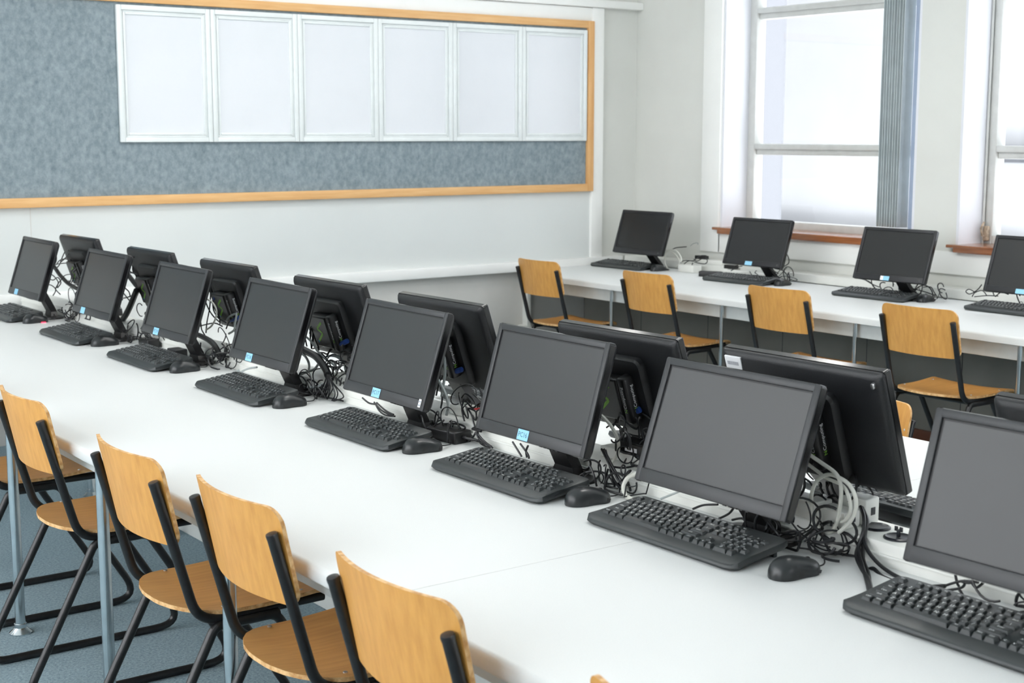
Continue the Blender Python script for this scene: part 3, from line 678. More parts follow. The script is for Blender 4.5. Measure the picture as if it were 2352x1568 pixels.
# ------------------------------------------------------------------ mice
def mouse(name, label, group, loc, rot):
    # local frame: nose (cable end) at +x, origin on the desk
    m = thing(name, label, 'mouse', loc, rot, group)
    n = 18; rings = []; L_ = .116
    for j in range(n + 1):
        t = j / n; x = -.058 + L_ * (.5 - .5 * cos(pi * t)); u = (x + .058) / L_
        e = sqrt(max(0, 1 - (2 * u - 1) ** 4)) if True else 1
        wd = .031 * max(.08, e) * (1 - .10 * sin(pi * max(0, min(1, (u - .30) / .45))))
        hh = (.037 * (1 - .55 * max(0, (u - .38) / .62) ** 1.4)) * max(.10, min(1, sqrt(max(0, 1 - ((.32 - u) / .32) ** 2)) if u < .32 else 1)) * (1 if u < .92 else max(.35, 1 - ((u - .92) / .08) ** 2 * .6))
        rings.append([(x, wd * cos(a) * (1 if sin(a) > 0 else 1), max(.0015, .005 + hh * sin(a) ** .75 if sin(a) > 0 else .0015)) for a in [pi * k / 12 for k in range(13)]] + [(x, -wd * .92, .0), (x, wd * .92, .0)])
    MB().loft(rings, 'mouse').build('shell', m, sharp=60)
    for sg in (-1, 1):
        s = MB()
        P_ = [(-.016 + .058 * k / 6, sg * (.0305 - .0032 * sin(pi * k / 6)), .005) for k in range(7)]; Q_ = [(p[0] + .004, sg * (abs(p[1]) - .0015), .021 - .004 * k / 6 - .008 * (1 - sin(pi * (k + .6) / 7))) for k, p in enumerate(P_)]
        s.add(P_ + Q_, [(k, k + 1, k + 8, k + 7) for k in range(6)], 'mouseside', True)
        s.build('side_grip', m)
    s = MB(); s.add([(.012, 0, .0375), (.053, 0, .0205), (.053, .0005, .0205), (.012, .0005, .0375)], [(0, 1, 2, 3)], 'gap'); s.lathe([(.0085, -.0025), (.0095, 0), (.0085, .0025)], 'mouseside', 16, Matrix.Translation((.033, 0, .0235)) @ Matrix.Rotation(pi / 2, 4, 'X')); s.build('scroll_wheel', m)
    c = MB(); c.tube(catmull([(.052, 0, .010), (.072, 0, .008), (.098, .018, .006), (.120, .05, .010), (.132, .10, .02)], 6), .0017, 'cabk', 8); c.build('cable', m)
    return m
m0 = None
MS = [(2.055, 6.47, .1, 'black mouse with a red glow beneath it near the end wall'), (2.055, 5.60, .05, 'black mouse beside the keyboard of the second screen from the end wall'), (2.055, 4.805, .08, 'black mouse beside the PC19 keyboard'), (2.05, 3.985, .04, 'black mouse beside the PC18 keyboard, below the fanned cable ends'),
      (2.040, 3.196, -.08, 'black mouse beside the PC17 keyboard, thin cable arching behind'), (2.055, 2.508, -.12, 'black mouse beside the PC16 keyboard'), (2.032, 1.845, -.08, 'largest black mouse, beside the keyboard at the desk seam')]
for x, y, a, lab in MS:
    if m0 is None: m0 = mouse('computer_mouse', lab, 'mice on the near side of the double desk', (x, y, DZ), (0, 0, a))
    else: dup(m0, (x, y, DZ), (0, 0, a), lab)
l = MB(); l.rbox((.016, -.034, .0005), (.034, -.020, .003), 'led', .001); 
first = [o for o in bpy.data.objects if o.get('label', '').startswith('black mouse with a red glow')][0]; l.build('led_glow', first)
for x, y, lab in ((6.02, 6.67, 'black mouse in the corner of the window desk'), (6.0, 5.60, 'black mouse on the window desk below the first window'), (6.01, 4.62, 'black mouse with a highlight on the window desk between the windows')):
    dup(m0, (x, y, DZ), (0, 0, .05), lab, 'mice on the window desk')

# ------------------------------------------------------------------ cables and power gear
def cable(name, label, cat, pts, r, mat, group=None, k=8, n=8):
    P_ = catmull(pts, k); o = P_[0].copy()
    return tag(MB().tube([p - o for p in P_], r, mat, n).build(name, None, o), label, cat, group)
def cables(name, label, cat, lists, r, mat, group=None):
    o = Vector(lists[0][0]); b = MB()
    for L_ in lists: b.tube([p - o for p in catmull(L_, 8)], r, mat, 7)
    return tag(b.build(name, None, o), label, cat, group)
def tangle(label, picks, boxes, mat, r):
    b = MB(); o = Vector(picks[0][0])
    for L_ in picks: b.tube([p - o for p in catmull(L_, 6)], r * 1.15, mat, 6)
    rnd = random.Random(label)
    for n, X_, Y_, Z_ in boxes:
        for _ in range(int(n * 1.3)):
            rr = r * rnd.choice((.75, .9, 1, 1.3)); a = rnd.random() * 6.28; R1 = rnd.uniform(.018, .055); sw = rnd.uniform(2.2, 6.5) * rnd.choice((-1, 1))
            cx, cy, cz = rnd.uniform(*X_), rnd.uniform(*Y_), Z_[0] + (Z_[1] - Z_[0]) * rnd.random() ** 1.4
            ux = Vector((rnd.uniform(-.6, .6), rnd.uniform(-1, 1), rnd.uniform(-.5, .9))).normalized(); uy = ux.cross(Vector((rnd.uniform(-1, 1), rnd.uniform(-.4, .4), rnd.uniform(-.3, .3)))).normalized()
            st = max(8, int(abs(sw) * 4)); P_ = []
            dr = Vector((rnd.uniform(-.02, .02), rnd.uniform(-.05, .05), rnd.uniform(-.03, .03)))
            for k in range(st + 1):
                t = k / st; q = Vector((cx, cy, cz)) + ux * (R1 * cos(a + sw * t)) + uy * (R1 * .75 * sin(a + sw * t)) + dr * t
                q.z = Z_[0] + .003 + max(0, q.z - Z_[0] - .003) if q.z < Z_[0] + .003 else q.z
                q.x = min(max(q.x, X_[0]), X_[1]); P_.append(q)
            P_ = [p for i, p in enumerate(P_) if i == 0 or (p - P_[i - 1]).length > .002]
            if len(P_) > 3: b.tube([p - o for p in P_], rr, mat, 6)
    return tag(b.build('cable_tangle', None, o), label, 'cable tangle', None, 'stuff')
def plug(label, pts, r, mat):
    a, c = Vector(pts[0]), Vector(pts[1]); d = c - a
    t = thing('cable_plug', label, 'plug', a)
    MB().tube([d * 0, d * .15, d * .2, d * .55, d * .6, d * .98, d], [r * .35, r * .45, r * .7, r * .8, r, r, r * .9], mat, 10).build('shell', t)
    MB().tube([-d * .5 + Vector((0, 0, -.02)), -d * .2, d * .02], r * .33, 'cabk', 8).build('cable', t)
    return t
def brick(label, loc, size, rz=0, mat='stand', sticker_=False, name='power_adapter', cat='power adapter', lead=True):
    t = thing(name, label, cat, loc, (0, 0, rz)); lx, ly, lz = size
    MB().rbox((-lx / 2, -ly / 2, 0), (lx / 2, ly / 2, lz), mat, .004, 3).build('case', t)
    if sticker_: MB().rbox((-lx / 2 - .0006, -ly * .22, lz * .3), (-lx / 2 + .0002, ly * .15, lz * .62), 'paper', .0002, 1).build('sticker', t)
    if lead: MB().tube(catmull([(0, -ly / 2, lz / 2), (0, -ly / 2 - .02, lz / 2), (.012, -ly / 2 - .045, lz * .4), (.03, -ly / 2 - .06, .004)], 5), [.0055] * 3 + [.004] * 13, 'cabk', 8).build('lead', t)
    return t
brick('black power adapter on the desk right of the PC17 stand, a plug in its end', (2.178, 3.275, DZ), (.062, .125, .034), .12)
brick('grey-black power adapter perched on the trunking right of PC17', (2.31, 3.235, .80), (.05, .075, .026), .1, 'mon', lead=False)
brick('black power adapter with a white sticker on the white strip right of PC16', (2.27, 2.575, .806), (.06, .115, .032), .02, 'stand', True, lead=False)
brick('black power adapter on the trunking between PC19 and PC18', (2.315, 4.70, .778), (.05, .12, .03), 0, lead=False)
brick('dark power adapter standing behind the PC19 keyboard', (2.165, 5.13, DZ), (.05, .075, .035), .05, 'mon', lead=False)
brick('black power adapter on the trunking beside the sleeve of the farthest screen', (2.30, 6.18, .778), (.06, .13, .032), 0, lead=False)
brick('dark power adapter behind the mouse of the second screen from the end wall', (2.185, 5.46, DZ), (.05, .10, .034), 0, lead=False)
def strip(label, y, L_, n, x=2.285, z=.778, sw=None):
    t = thing('power_strip', label, 'power strip', (x, y, z))
    MB().rbox((-.028, -L_ / 2, 0), (.028, L_ / 2, .028), 'duct', .006, 3).build('case', t)
    if sw is not None: MB().rbox((-.018, sw - .014, .024), (.018, sw + .014, .0315), 'red', .003, 2).build('red_switch', t)
    q = MB()
    for k in range(n):
        yy = -L_ / 2 + .03 + k * .045
        if sw is not None and abs(yy - sw) < .025: continue
        q.lathe([(.017, .0278), (.017, .0286), (.0155, .0286), (.015, .0283)], 'ductg', 18, Matrix.Translation((0, yy, 0)))
        for a, b_ in ((0, .008), (-.007, -.004), (.007, -.004)): q.lathe([(.0026, .0284), (.0026, .0288)], 'hole', 8, Matrix.Translation((a, yy + b_, 0)))
    q.build('socket', t); return t
strip('white power strip with red switch under the sticker-marked adapter right of PC16', 2.58, .26, 5, sw=-.010)
strip('white power strip with red switch amid the cords right of PC17', 3.27, .24, 4, sw=.0)
strip('white power strip with red switch right of the PC19 screen', 4.74, .24, 4, sw=.02)
strip('cream power strip under the grey cables left of PC17', 3.965, .22, 4)
def sockbox(label, loc, size, rz=0, plugs=1):
    t = thing('socket_box', label, 'socket box', loc, (0, 0, rz)); lx, ly, lz = size
    MB().rbox((-lx / 2, -ly / 2, 0), (lx / 2, ly / 2, lz), 'duct', .004, 3).build('case', t)
    q = MB()
    for k in range(plugs): q.rbox((-.006, -ly / 2 - .001, lz * .35), (.010, -ly / 2 + .001, lz * .65), 'hole', .001)
    q.build('socket', t); return t
sockbox('white socket box in front of the stand behind the large screen, left of the coil', (2.255, 2.025, .778), (.055, .11, .040), 0)
sockbox('white socket box seen through the white cable coil', (2.248, 1.925, .778), (.05, .075, .036), 0)
sockbox('white plug block behind the white cable coil', (2.305, 1.915, .778), (.05, .06, .055), .1)
sockbox('white box on the window desk inside the white cable ring', (6.13, 6.50, DZ), (.07, .14, .045), 0, 0)
sockbox('flat white box lying on the window wall trunking', (6.28, 6.42, .781), (.13, .20, .022), .06, 0)
sockbox('white socket box left of the monitor below the window', (6.12, 6.10, DZ), (.08, .17, .04), 0, 1)
sockbox('white socket box half behind the monitor below the window', (6.15, 5.90, DZ), (.07, .12, .035), 0, 1)
brick('black power adapter lying askew on the window desk behind a keyboard', (6.03, 6.215, DZ), (.055, .13, .032), .5, lead=False)
brick('small black adapter on the trunking at the white casing', (6.25, 6.52, .803), (.035, .09, .022), .1, lead=False)
brick('small black adapter above the white socket box on the window desk', (6.17, 6.18, .772), (.04, .085, .024), .1, lead=False)
t = thing('red_plug', 'small red plug under the monitor cut off at the window desk', 'plug', (6.03, 3.93, .745)); MB().rbox((-.012, -.012, 0), (.012, .012, .02), 'red', .004, 2).build('cap', t); MB().rbox((-.010, -.026, .002), (.010, -.012, .018), 'paper', .003, 2).build('collar', t)
cable('cable_sleeve','thick black cable sleeve slanting down beside the screen nearest the end wall','cable sleeve',[(2.310,6.978,0.950),(2.310,6.924,0.926),(2.310,6.863,0.899),(2.310,6.756,0.870),(2.310,6.642,0.855),(2.310,6.573,0.849)],0.0095,'cabk')
cable('cable_sleeve','black cable sleeve slanting behind the second screen from the end wall','cable sleeve',[(2.310,6.015,0.984),(2.310,5.964,0.965),(2.310,5.908,0.941),(2.310,5.851,0.918),(2.310,5.796,0.893),(2.310,5.755,0.883)],0.0105,'cabk')
cable('cable_sleeve','shiny black cable sleeve hanging upright beside the second screen from the end wall','cable sleeve',[(2.260,5.761,0.927),(2.260,5.785,0.905),(2.260,5.816,0.875),(2.260,5.856,0.840),(2.260,5.897,0.808),(2.260,5.945,0.778)],0.013,'cabk')
cable('cable_sleeve','black cable sleeve bending down onto the desk right of the PC19 screen','cable sleeve',[(2.260,5.199,0.809),(2.260,5.109,0.805),(2.240,4.991,0.803),(2.210,4.879,0.797),(2.200,4.827,0.779),(2.195,4.795,0.762)],0.0105,'cabk')
cable('cable_sleeve','taped black cable sleeve ending in a fan of cords right of the PC18 screen','cable sleeve',[(2.270,4.331,0.856),(2.260,4.252,0.851),(2.250,4.177,0.846),(2.230,4.103,0.836),(2.220,4.059,0.824),(2.210,4.023,0.810)],0.0125,'cabk')
cables('cable_fan','fan of thin black cord loops spilling onto the desk between PC18 and PC17','cable bundle',[[(2.205,4.022,0.811),(2.205,4.033,0.788),(2.205,4.061,0.755),(2.205,4.080,0.724),(2.205,4.073,0.710),(2.205,4.035,0.714),(2.205,3.979,0.731),(2.205,3.925,0.748),(2.205,3.918,0.759),(2.205,3.945,0.772),(2.205,3.983,0.789),(2.205,4.002,0.804)],[(2.205,4.015,0.812),(2.205,4.026,0.781),(2.205,4.054,0.744),(2.205,4.064,0.719),(2.205,4.049,0.710),(2.205,4.009,0.721),(2.205,3.969,0.739),(2.205,3.954,0.756),(2.205,3.961,0.772),(2.205,3.990,0.793),(2.205,4.002,0.809)],[(2.205,4.009,0.813),(2.205,4.016,0.782),(2.205,4.041,0.744),(2.205,4.062,0.718),(2.205,4.056,0.707),(2.205,4.019,0.718),(2.205,3.982,0.738),(2.205,3.971,0.756),(2.205,3.984,0.776),(2.205,3.999,0.795),(2.205,4.005,0.812)],[(2.205,4.019,0.812),(2.205,4.040,0.781),(2.205,4.060,0.765),(2.205,4.088,0.736),(2.205,4.106,0.711),(2.205,4.117,0.715),(2.205,4.106,0.733),(2.205,4.108,0.764),(2.205,4.117,0.796),(2.205,4.102,0.815),(2.205,4.068,0.825)],[(2.205,4.005,0.813),(2.205,3.996,0.792),(2.205,3.984,0.774),(2.205,4.008,0.746),(2.205,4.032,0.724),(2.205,4.055,0.716),(2.205,4.069,0.719),(2.205,4.055,0.741),(2.205,4.016,0.786),(2.205,4.007,0.811)],[(2.205,4.012,0.812),(2.205,4.012,0.775),(2.205,4.024,0.748),(2.205,4.052,0.721)],[(2.205,4.015,0.810),(2.205,4.006,0.787),(2.205,4.004,0.768),(2.205,4.022,0.729)]],.0022,'cabk')
cable('patch_cable','grey cable sweeping down over the black sleeve right of PC18','cable',[(2.250,4.273,0.911),(2.250,4.224,0.899),(2.250,4.190,0.883),(2.250,4.163,0.865),(2.250,4.112,0.846),(2.250,4.062,0.836),(2.250,4.033,0.827)],0.0038,'cagr')
cable('patch_cable','grey cable loop standing up left of the PC17 screen','cable',[(2.300,4.210,0.834),(2.300,4.169,0.845),(2.300,4.121,0.846),(2.300,4.095,0.835),(2.300,4.097,0.822),(2.300,4.119,0.809),(2.300,4.153,0.807),(2.300,4.187,0.808)],0.0038,'cagr')
cable('patch_cable','grey cable arching behind the upright loop, left of PC17','cable',[(2.330,4.227,0.834),(2.330,4.199,0.842),(2.330,4.161,0.840),(2.330,4.135,0.826),(2.330,4.124,0.807),(2.330,4.122,0.792),(2.330,4.133,0.773)],0.0038,'cagr')
cable('patch_cable','grey cable bowing low across the trunking between PC18 and its mouse','cable',[(2.210,4.294,0.742),(2.210,4.268,0.753),(2.210,4.247,0.746),(2.210,4.190,0.746),(2.210,4.128,0.754),(2.210,4.083,0.765),(2.210,4.052,0.775)],0.004,'cagr')
cable('patch_cable','grey cable rising from the PC18 keyboard towards the black sleeve','cable',[(2.215,4.270,0.761),(2.220,4.229,0.782),(2.240,4.217,0.791),(2.250,4.193,0.800),(2.260,4.190,0.811),(2.270,4.191,0.824)],0.0045,'cagr')
cable('patch_cable','grey cable hooked down close beside the PC18 screen edge','cable',[(2.250,4.279,0.843),(2.250,4.255,0.838),(2.250,4.234,0.824),(2.250,4.226,0.808),(2.250,4.230,0.792)],0.0042,'cagr')
cable('patch_cable','grey cable end lying flat behind the PC18 keyboard','cable',[(2.200,4.286,0.744),(2.205,4.252,0.750),(2.215,4.293,0.729),(2.220,4.266,0.741)],0.0042,'cagr')
cable('patch_cable','grey cable lying in front of the PC18 stand, behind its keyboard','cable',[(2.150,4.558,0.758),(2.150,4.569,0.752),(2.150,4.549,0.752),(2.150,4.519,0.763),(2.150,4.475,0.776),(2.150,4.416,0.788)],0.0035,'cagr')
cable('patch_cable','white cable bowing out between the PC19 and PC18 screens','cable',[(2.240,5.056,0.964),(2.240,4.973,0.956),(2.240,4.929,0.928),(2.240,4.942,0.891),(2.240,4.980,0.861),(2.240,5.028,0.842)],0.0035,'cawh')
cable('patch_cable','grey cable curl beside the blue plug between PC19 and PC18','cable',[(2.300,4.971,0.880),(2.300,4.937,0.900),(2.300,4.886,0.911),(2.300,4.901,0.873),(2.300,4.908,0.850),(2.300,4.955,0.831)],0.0042,'cagr')
cable('patch_cable','upright grey cable right of the PC17 screen, the farther of two','cable',[(2.270,3.449,0.949),(2.270,3.433,0.931),(2.270,3.431,0.889),(2.270,3.441,0.850),(2.270,3.449,0.818)],0.0042,'cagr')
cable('patch_cable','grey cable bowing down right of the PC17 screen, the nearer of two','cable',[(2.220,3.404,0.891),(2.220,3.371,0.864),(2.220,3.347,0.835),(2.220,3.340,0.809),(2.220,3.349,0.784)],0.0042,'cagr')
cable('patch_cable','white cable bowing down right of the PC16 screen','cable',[(2.230,2.691,0.897),(2.230,2.662,0.887),(2.230,2.632,0.869),(2.230,2.610,0.846),(2.230,2.604,0.824),(2.230,2.611,0.800),(2.230,2.632,0.778)],0.0042,'cawh')
cable('patch_cable','thick white cable curling out left of the large screen without a sticker','cable',[(2.190,2.470,0.791),(2.180,2.505,0.776),(2.165,2.508,0.754),(2.155,2.489,0.737),(2.150,2.456,0.733)],0.0058,'cawh')
cable('patch_cable','thin grey cable running under the large screen without a sticker','cable',[(2.200,2.317,0.786),(2.190,2.362,0.762),(2.170,2.384,0.748)],0.0026,'cagr')
cable('coiled_cable','white cable coiled in a big loop in front of the trunking','cable',[(2.220,2.000,0.925),(2.210,1.940,0.911),(2.205,1.897,0.897),(2.200,1.879,0.874),(2.200,1.880,0.831),(2.200,1.889,0.794),(2.200,1.905,0.773),(2.200,1.929,0.775),(2.200,1.950,0.802),(2.200,1.956,0.840),(2.210,1.953,0.869),(2.210,1.926,0.889),(2.205,1.894,0.892),(2.200,1.859,0.884),(2.200,1.841,0.861),(2.200,1.840,0.834),(2.200,1.855,0.804),(2.200,1.881,0.779)],0.0042,'cawh')
cable('coiled_cable','second white cable joining the big coil from behind the large screen','cable',[(2.230,2.011,0.902),(2.225,1.970,0.889),(2.220,1.934,0.879),(2.215,1.888,0.873),(2.210,1.866,0.854),(2.210,1.861,0.828),(2.210,1.874,0.804),(2.210,1.887,0.799)],0.0038,'cawh')
plug('blue plug below the box on the monitor behind PC18',[(2.300,4.147,0.876),(2.310,4.070,0.906)],0.0085,'blue')
plug('small blue plug at the left of the box behind PC18',[(2.270,4.241,0.939),(2.280,4.230,0.950)],0.007,'blue')
plug('blue plug between the PC19 and PC18 screens',[(2.300,4.939,0.879),(2.310,4.882,0.900)],0.008,'blue')
plug('small blue plug near the zigzag box between PC19 and PC18',[(2.270,5.016,0.954),(2.280,5.027,0.969)],0.006,'blue')
plug('blue plug right of the PC17 screen',[(2.310,3.486,0.873),(2.320,3.417,0.898)],0.008,'blue')
plug('blue plug right of the PC16 screen',[(2.300,2.677,0.878),(2.310,2.618,0.905)],0.0085,'blue')
plug('blue plug deep behind the large screen without a sticker',[(2.290,2.044,0.896),(2.300,2.021,0.913)],0.009,'blue')
tangle('tangle of thin black cords beside the screen nearest the end wall',[[(2.300,6.698,1.031),(2.300,6.753,1.020),(2.300,6.804,0.982),(2.300,6.835,0.955),(2.300,6.885,0.932)],[(2.300,6.882,0.951),(2.300,6.833,0.974),(2.300,6.758,0.987),(2.300,6.676,0.988)],[(2.290,6.938,0.941),(2.290,6.824,0.959),(2.290,6.722,0.970),(2.290,6.650,0.974),(2.290,6.599,0.955)],[(2.300,6.637,0.951),(2.300,6.662,0.928),(2.300,6.652,0.904),(2.300,6.677,0.880)],[(2.280,6.852,1.011),(2.280,6.817,0.995),(2.280,6.830,0.966),(2.280,6.869,0.953)],[(2.270,6.835,0.988),(2.270,6.810,0.965),(2.270,6.860,0.942),(2.270,6.901,0.914)],[(2.300,6.700,1.014),(2.300,6.748,0.992),(2.300,6.824,0.965)],[(2.280,6.933,0.904),(2.280,6.867,0.897),(2.280,6.806,0.871),(2.280,6.848,0.836),(2.280,6.785,0.816)],[(2.270,6.924,0.883),(2.270,6.849,0.880),(2.270,6.782,0.898),(2.270,6.739,0.877),(2.270,6.789,0.848)],[(2.270,6.968,0.848),(2.270,6.881,0.852),(2.270,6.818,0.836),(2.270,6.860,0.804)],[(2.280,6.748,0.894),(2.280,6.806,0.867),(2.280,6.828,0.844)]],[(44, (2.2, 2.36), (6.2, 6.46), (0.76, 0.96)), (24, (2.2, 2.34), (6.22, 6.44), (0.775, 0.85)), (10, (2.15, 2.22), (6.3, 6.5), (0.735, 0.8))],'cabk',0.0024)
tangle('tangle of black cords beside the second screen from the end wall',[[(2.300,5.964,1.008),(2.300,5.929,0.991),(2.300,5.885,0.986),(2.300,5.850,0.969),(2.300,5.860,0.946)],[(2.300,5.873,1.037),(2.300,5.897,1.013),(2.300,5.895,0.993),(2.300,5.864,0.979)],[(2.290,5.949,0.979),(2.290,5.889,0.989),(2.290,5.817,0.984),(2.290,5.797,0.966)],[(2.280,5.964,0.944),(2.280,5.944,0.921),(2.280,5.901,0.907),(2.280,5.888,0.886)],[(2.280,5.984,0.903),(2.280,5.926,0.880),(2.280,5.869,0.857)],[(2.290,6.013,0.868),(2.290,5.952,0.877),(2.290,5.883,0.894)],[(2.270,5.883,1.049),(2.270,5.823,1.064),(2.270,5.802,1.063)]],[(40, (2.19, 2.35), (5.36, 5.6), (0.76, 0.9)), (10, (2.15, 2.21), (5.4, 5.62), (0.735, 0.8)), (8, (2.24, 2.34), (5.36, 5.52), (0.86, 0.96))],'cabk',0.0024)
tangle('tangle of black cords between the PC19 and PC18 screens',[[(2.280,5.074,1.019),(2.280,5.110,0.979),(2.280,5.110,0.936),(2.280,5.059,0.895),(2.280,4.987,0.871)],[(2.270,5.068,1.029),(2.270,5.044,0.991),(2.270,5.054,0.925),(2.270,5.083,0.865),(2.270,5.096,0.820)],[(2.280,5.071,1.011),(2.280,5.047,0.973),(2.280,5.044,0.917),(2.280,5.000,0.887),(2.280,4.935,0.877)],[(2.270,5.167,0.879),(2.270,5.142,0.856),(2.270,5.136,0.830),(2.270,5.104,0.808)],[(2.290,5.078,0.941),(2.290,5.046,0.910),(2.290,5.015,0.888),(2.290,5.010,0.862)],[(2.200,4.989,0.801),(2.200,4.990,0.776),(2.200,4.952,0.752),(2.200,4.887,0.749),(2.200,4.859,0.775),(2.200,4.884,0.783)],[(2.290,5.223,0.828),(2.290,5.118,0.851),(2.290,5.050,0.861),(2.290,4.990,0.856)]],[(22, (2.2, 2.36), (4.66, 4.86), (0.765, 0.84)), (8, (2.15, 2.21), (4.7, 4.9), (0.735, 0.78))],'cabk',0.0024)
tangle('tangle of black cords between the PC18 and PC17 screens',[[(2.290,4.287,0.923),(2.290,4.289,0.895),(2.290,4.285,0.874),(2.290,4.282,0.857)],[(2.290,4.262,0.922),(2.290,4.274,0.890),(2.290,4.271,0.867)],[(2.290,4.280,0.927),(2.290,4.253,0.891),(2.290,4.236,0.871),(2.290,4.231,0.859),(2.290,4.237,0.856)],[(2.280,4.315,0.904),(2.280,4.305,0.884),(2.280,4.296,0.863)],[(2.310,4.313,0.851),(2.310,4.255,0.863),(2.310,4.210,0.879),(2.310,4.182,0.891)],[(2.310,4.271,0.913),(2.310,4.293,0.904),(2.310,4.308,0.878),(2.310,4.320,0.850)],[(2.320,4.278,0.841),(2.320,4.250,0.843),(2.320,4.229,0.842),(2.320,4.197,0.861)],[(2.205,4.266,0.762),(2.205,4.222,0.766),(2.205,4.206,0.737),(2.205,4.165,0.714),(2.205,4.134,0.714),(2.205,4.092,0.732),(2.205,4.064,0.759)],[(2.205,4.229,0.772),(2.205,4.197,0.780),(2.205,4.173,0.772),(2.205,4.153,0.756),(2.205,4.138,0.733),(2.205,4.148,0.708),(2.205,4.169,0.694)],[(2.300,4.088,0.834),(2.300,4.069,0.824),(2.300,4.059,0.808),(2.300,4.086,0.795),(2.300,4.120,0.775),(2.300,4.158,0.769)]],[(20, (2.22, 2.35), (3.98, 4.1), (0.775, 0.84)), (10, (2.16, 2.21), (3.97, 4.16), (0.735, 0.775)), (8, (2.22, 2.34), (3.95, 4.06), (0.84, 0.9))],'cabk',0.0024)
tangle('tangle of black cords between the PC17 and PC16 screens',[[(2.240,3.300,0.840),(2.240,3.282,0.853),(2.240,3.253,0.847),(2.240,3.230,0.830),(2.240,3.248,0.819),(2.240,3.277,0.833)],[(2.230,3.273,0.842),(2.230,3.285,0.813),(2.230,3.274,0.781),(2.230,3.257,0.767)],[(2.220,3.247,0.823),(2.220,3.224,0.807),(2.220,3.213,0.786),(2.220,3.206,0.770)],[(2.220,3.236,0.822),(2.220,3.202,0.817),(2.220,3.202,0.794),(2.220,3.219,0.805)],[(2.200,3.336,0.763),(2.200,3.265,0.775),(2.200,3.224,0.771),(2.200,3.265,0.753),(2.200,3.360,0.747),(2.200,3.428,0.746)],[(2.200,3.173,0.767),(2.200,3.190,0.748),(2.200,3.219,0.734)],[(2.190,3.161,0.770),(2.190,3.136,0.752),(2.190,3.079,0.741)],[(2.190,3.156,0.771),(2.190,3.120,0.753),(2.190,3.084,0.743)],[(2.190,3.150,0.774),(2.190,3.136,0.744),(2.190,3.092,0.738)],[(2.280,3.468,0.918),(2.280,3.475,0.869),(2.280,3.494,0.813)],[(2.270,3.466,0.871),(2.270,3.447,0.818),(2.270,3.454,0.782)],[(2.220,3.523,0.763),(2.220,3.516,0.743),(2.220,3.478,0.739),(2.220,3.434,0.749)],[(2.160,3.720,0.785),(2.160,3.682,0.775),(2.160,3.644,0.777)],[(2.160,3.651,0.782),(2.160,3.607,0.764),(2.160,3.548,0.757)],[(2.160,3.636,0.783),(2.160,3.584,0.767),(2.160,3.540,0.762)],[(2.160,3.644,0.779),(2.160,3.622,0.761),(2.160,3.584,0.753),(2.160,3.533,0.758)]],[(22, (2.2, 2.34), (3.1, 3.3), (0.77, 0.85)), (10, (2.24, 2.36), (3.06, 3.28), (0.8, 0.88)), (8, (2.14, 2.2), (3.24, 3.42), (0.735, 0.78))],'cabk',0.0024)
tangle('tangle of black cords between the PC16 screen and the large screen',[[(2.200,2.727,0.774),(2.200,2.720,0.757),(2.200,2.691,0.755),(2.200,2.675,0.770),(2.200,2.682,0.788)],[(2.190,2.622,0.821),(2.190,2.591,0.787),(2.190,2.561,0.759),(2.190,2.536,0.740)],[(2.190,2.613,0.822),(2.190,2.579,0.786),(2.190,2.553,0.761),(2.190,2.538,0.747)],[(2.190,2.607,0.821),(2.190,2.587,0.779),(2.190,2.574,0.751),(2.190,2.544,0.743)],[(2.190,2.596,0.775),(2.190,2.607,0.741),(2.190,2.595,0.730),(2.190,2.571,0.737),(2.190,2.578,0.753)],[(2.190,2.512,0.788),(2.190,2.544,0.757),(2.190,2.557,0.746)],[(2.200,2.586,0.781),(2.200,2.548,0.786),(2.200,2.507,0.799)],[(2.290,2.742,0.916),(2.290,2.717,0.899),(2.290,2.673,0.908)],[(2.290,2.678,0.980),(2.290,2.682,0.945),(2.290,2.699,0.905)],[(2.160,2.629,0.781),(2.160,2.615,0.764),(2.160,2.602,0.735)],[(2.170,2.961,0.781),(2.170,2.921,0.749)],[(2.170,2.927,0.782),(2.170,2.894,0.760),(2.170,2.889,0.749)],[(2.170,2.893,0.783),(2.170,2.902,0.766),(2.170,2.898,0.750)]],[(26, (2.19, 2.34), (2.46, 2.62), (0.765, 0.87)), (8, (2.14, 2.2), (2.46, 2.66), (0.735, 0.78)), (10, (2.25, 2.37), (2.46, 2.64), (0.8, 0.88))],'cabk',0.0024)
tangle('tangle of black cords under the right edge of the large screen without a sticker',[[(2.180,2.286,0.744),(2.180,2.253,0.760),(2.180,2.208,0.771)],[(2.180,2.156,0.779),(2.180,2.172,0.759),(2.180,2.203,0.740)],[(2.170,2.153,0.750),(2.170,2.122,0.760),(2.170,2.107,0.749)],[(2.180,2.052,0.773),(2.180,2.041,0.753),(2.180,2.047,0.732)],[(2.190,2.043,0.774),(2.190,2.032,0.760),(2.190,2.034,0.733)],[(2.170,2.036,0.776),(2.170,2.053,0.752),(2.170,2.076,0.744)]],[(18, (2.14, 2.215), (1.86, 2.06), (0.735, 0.8)), (14, (2.24, 2.36), (1.93, 2.08), (0.79, 0.87))],'cabk',0.0024)
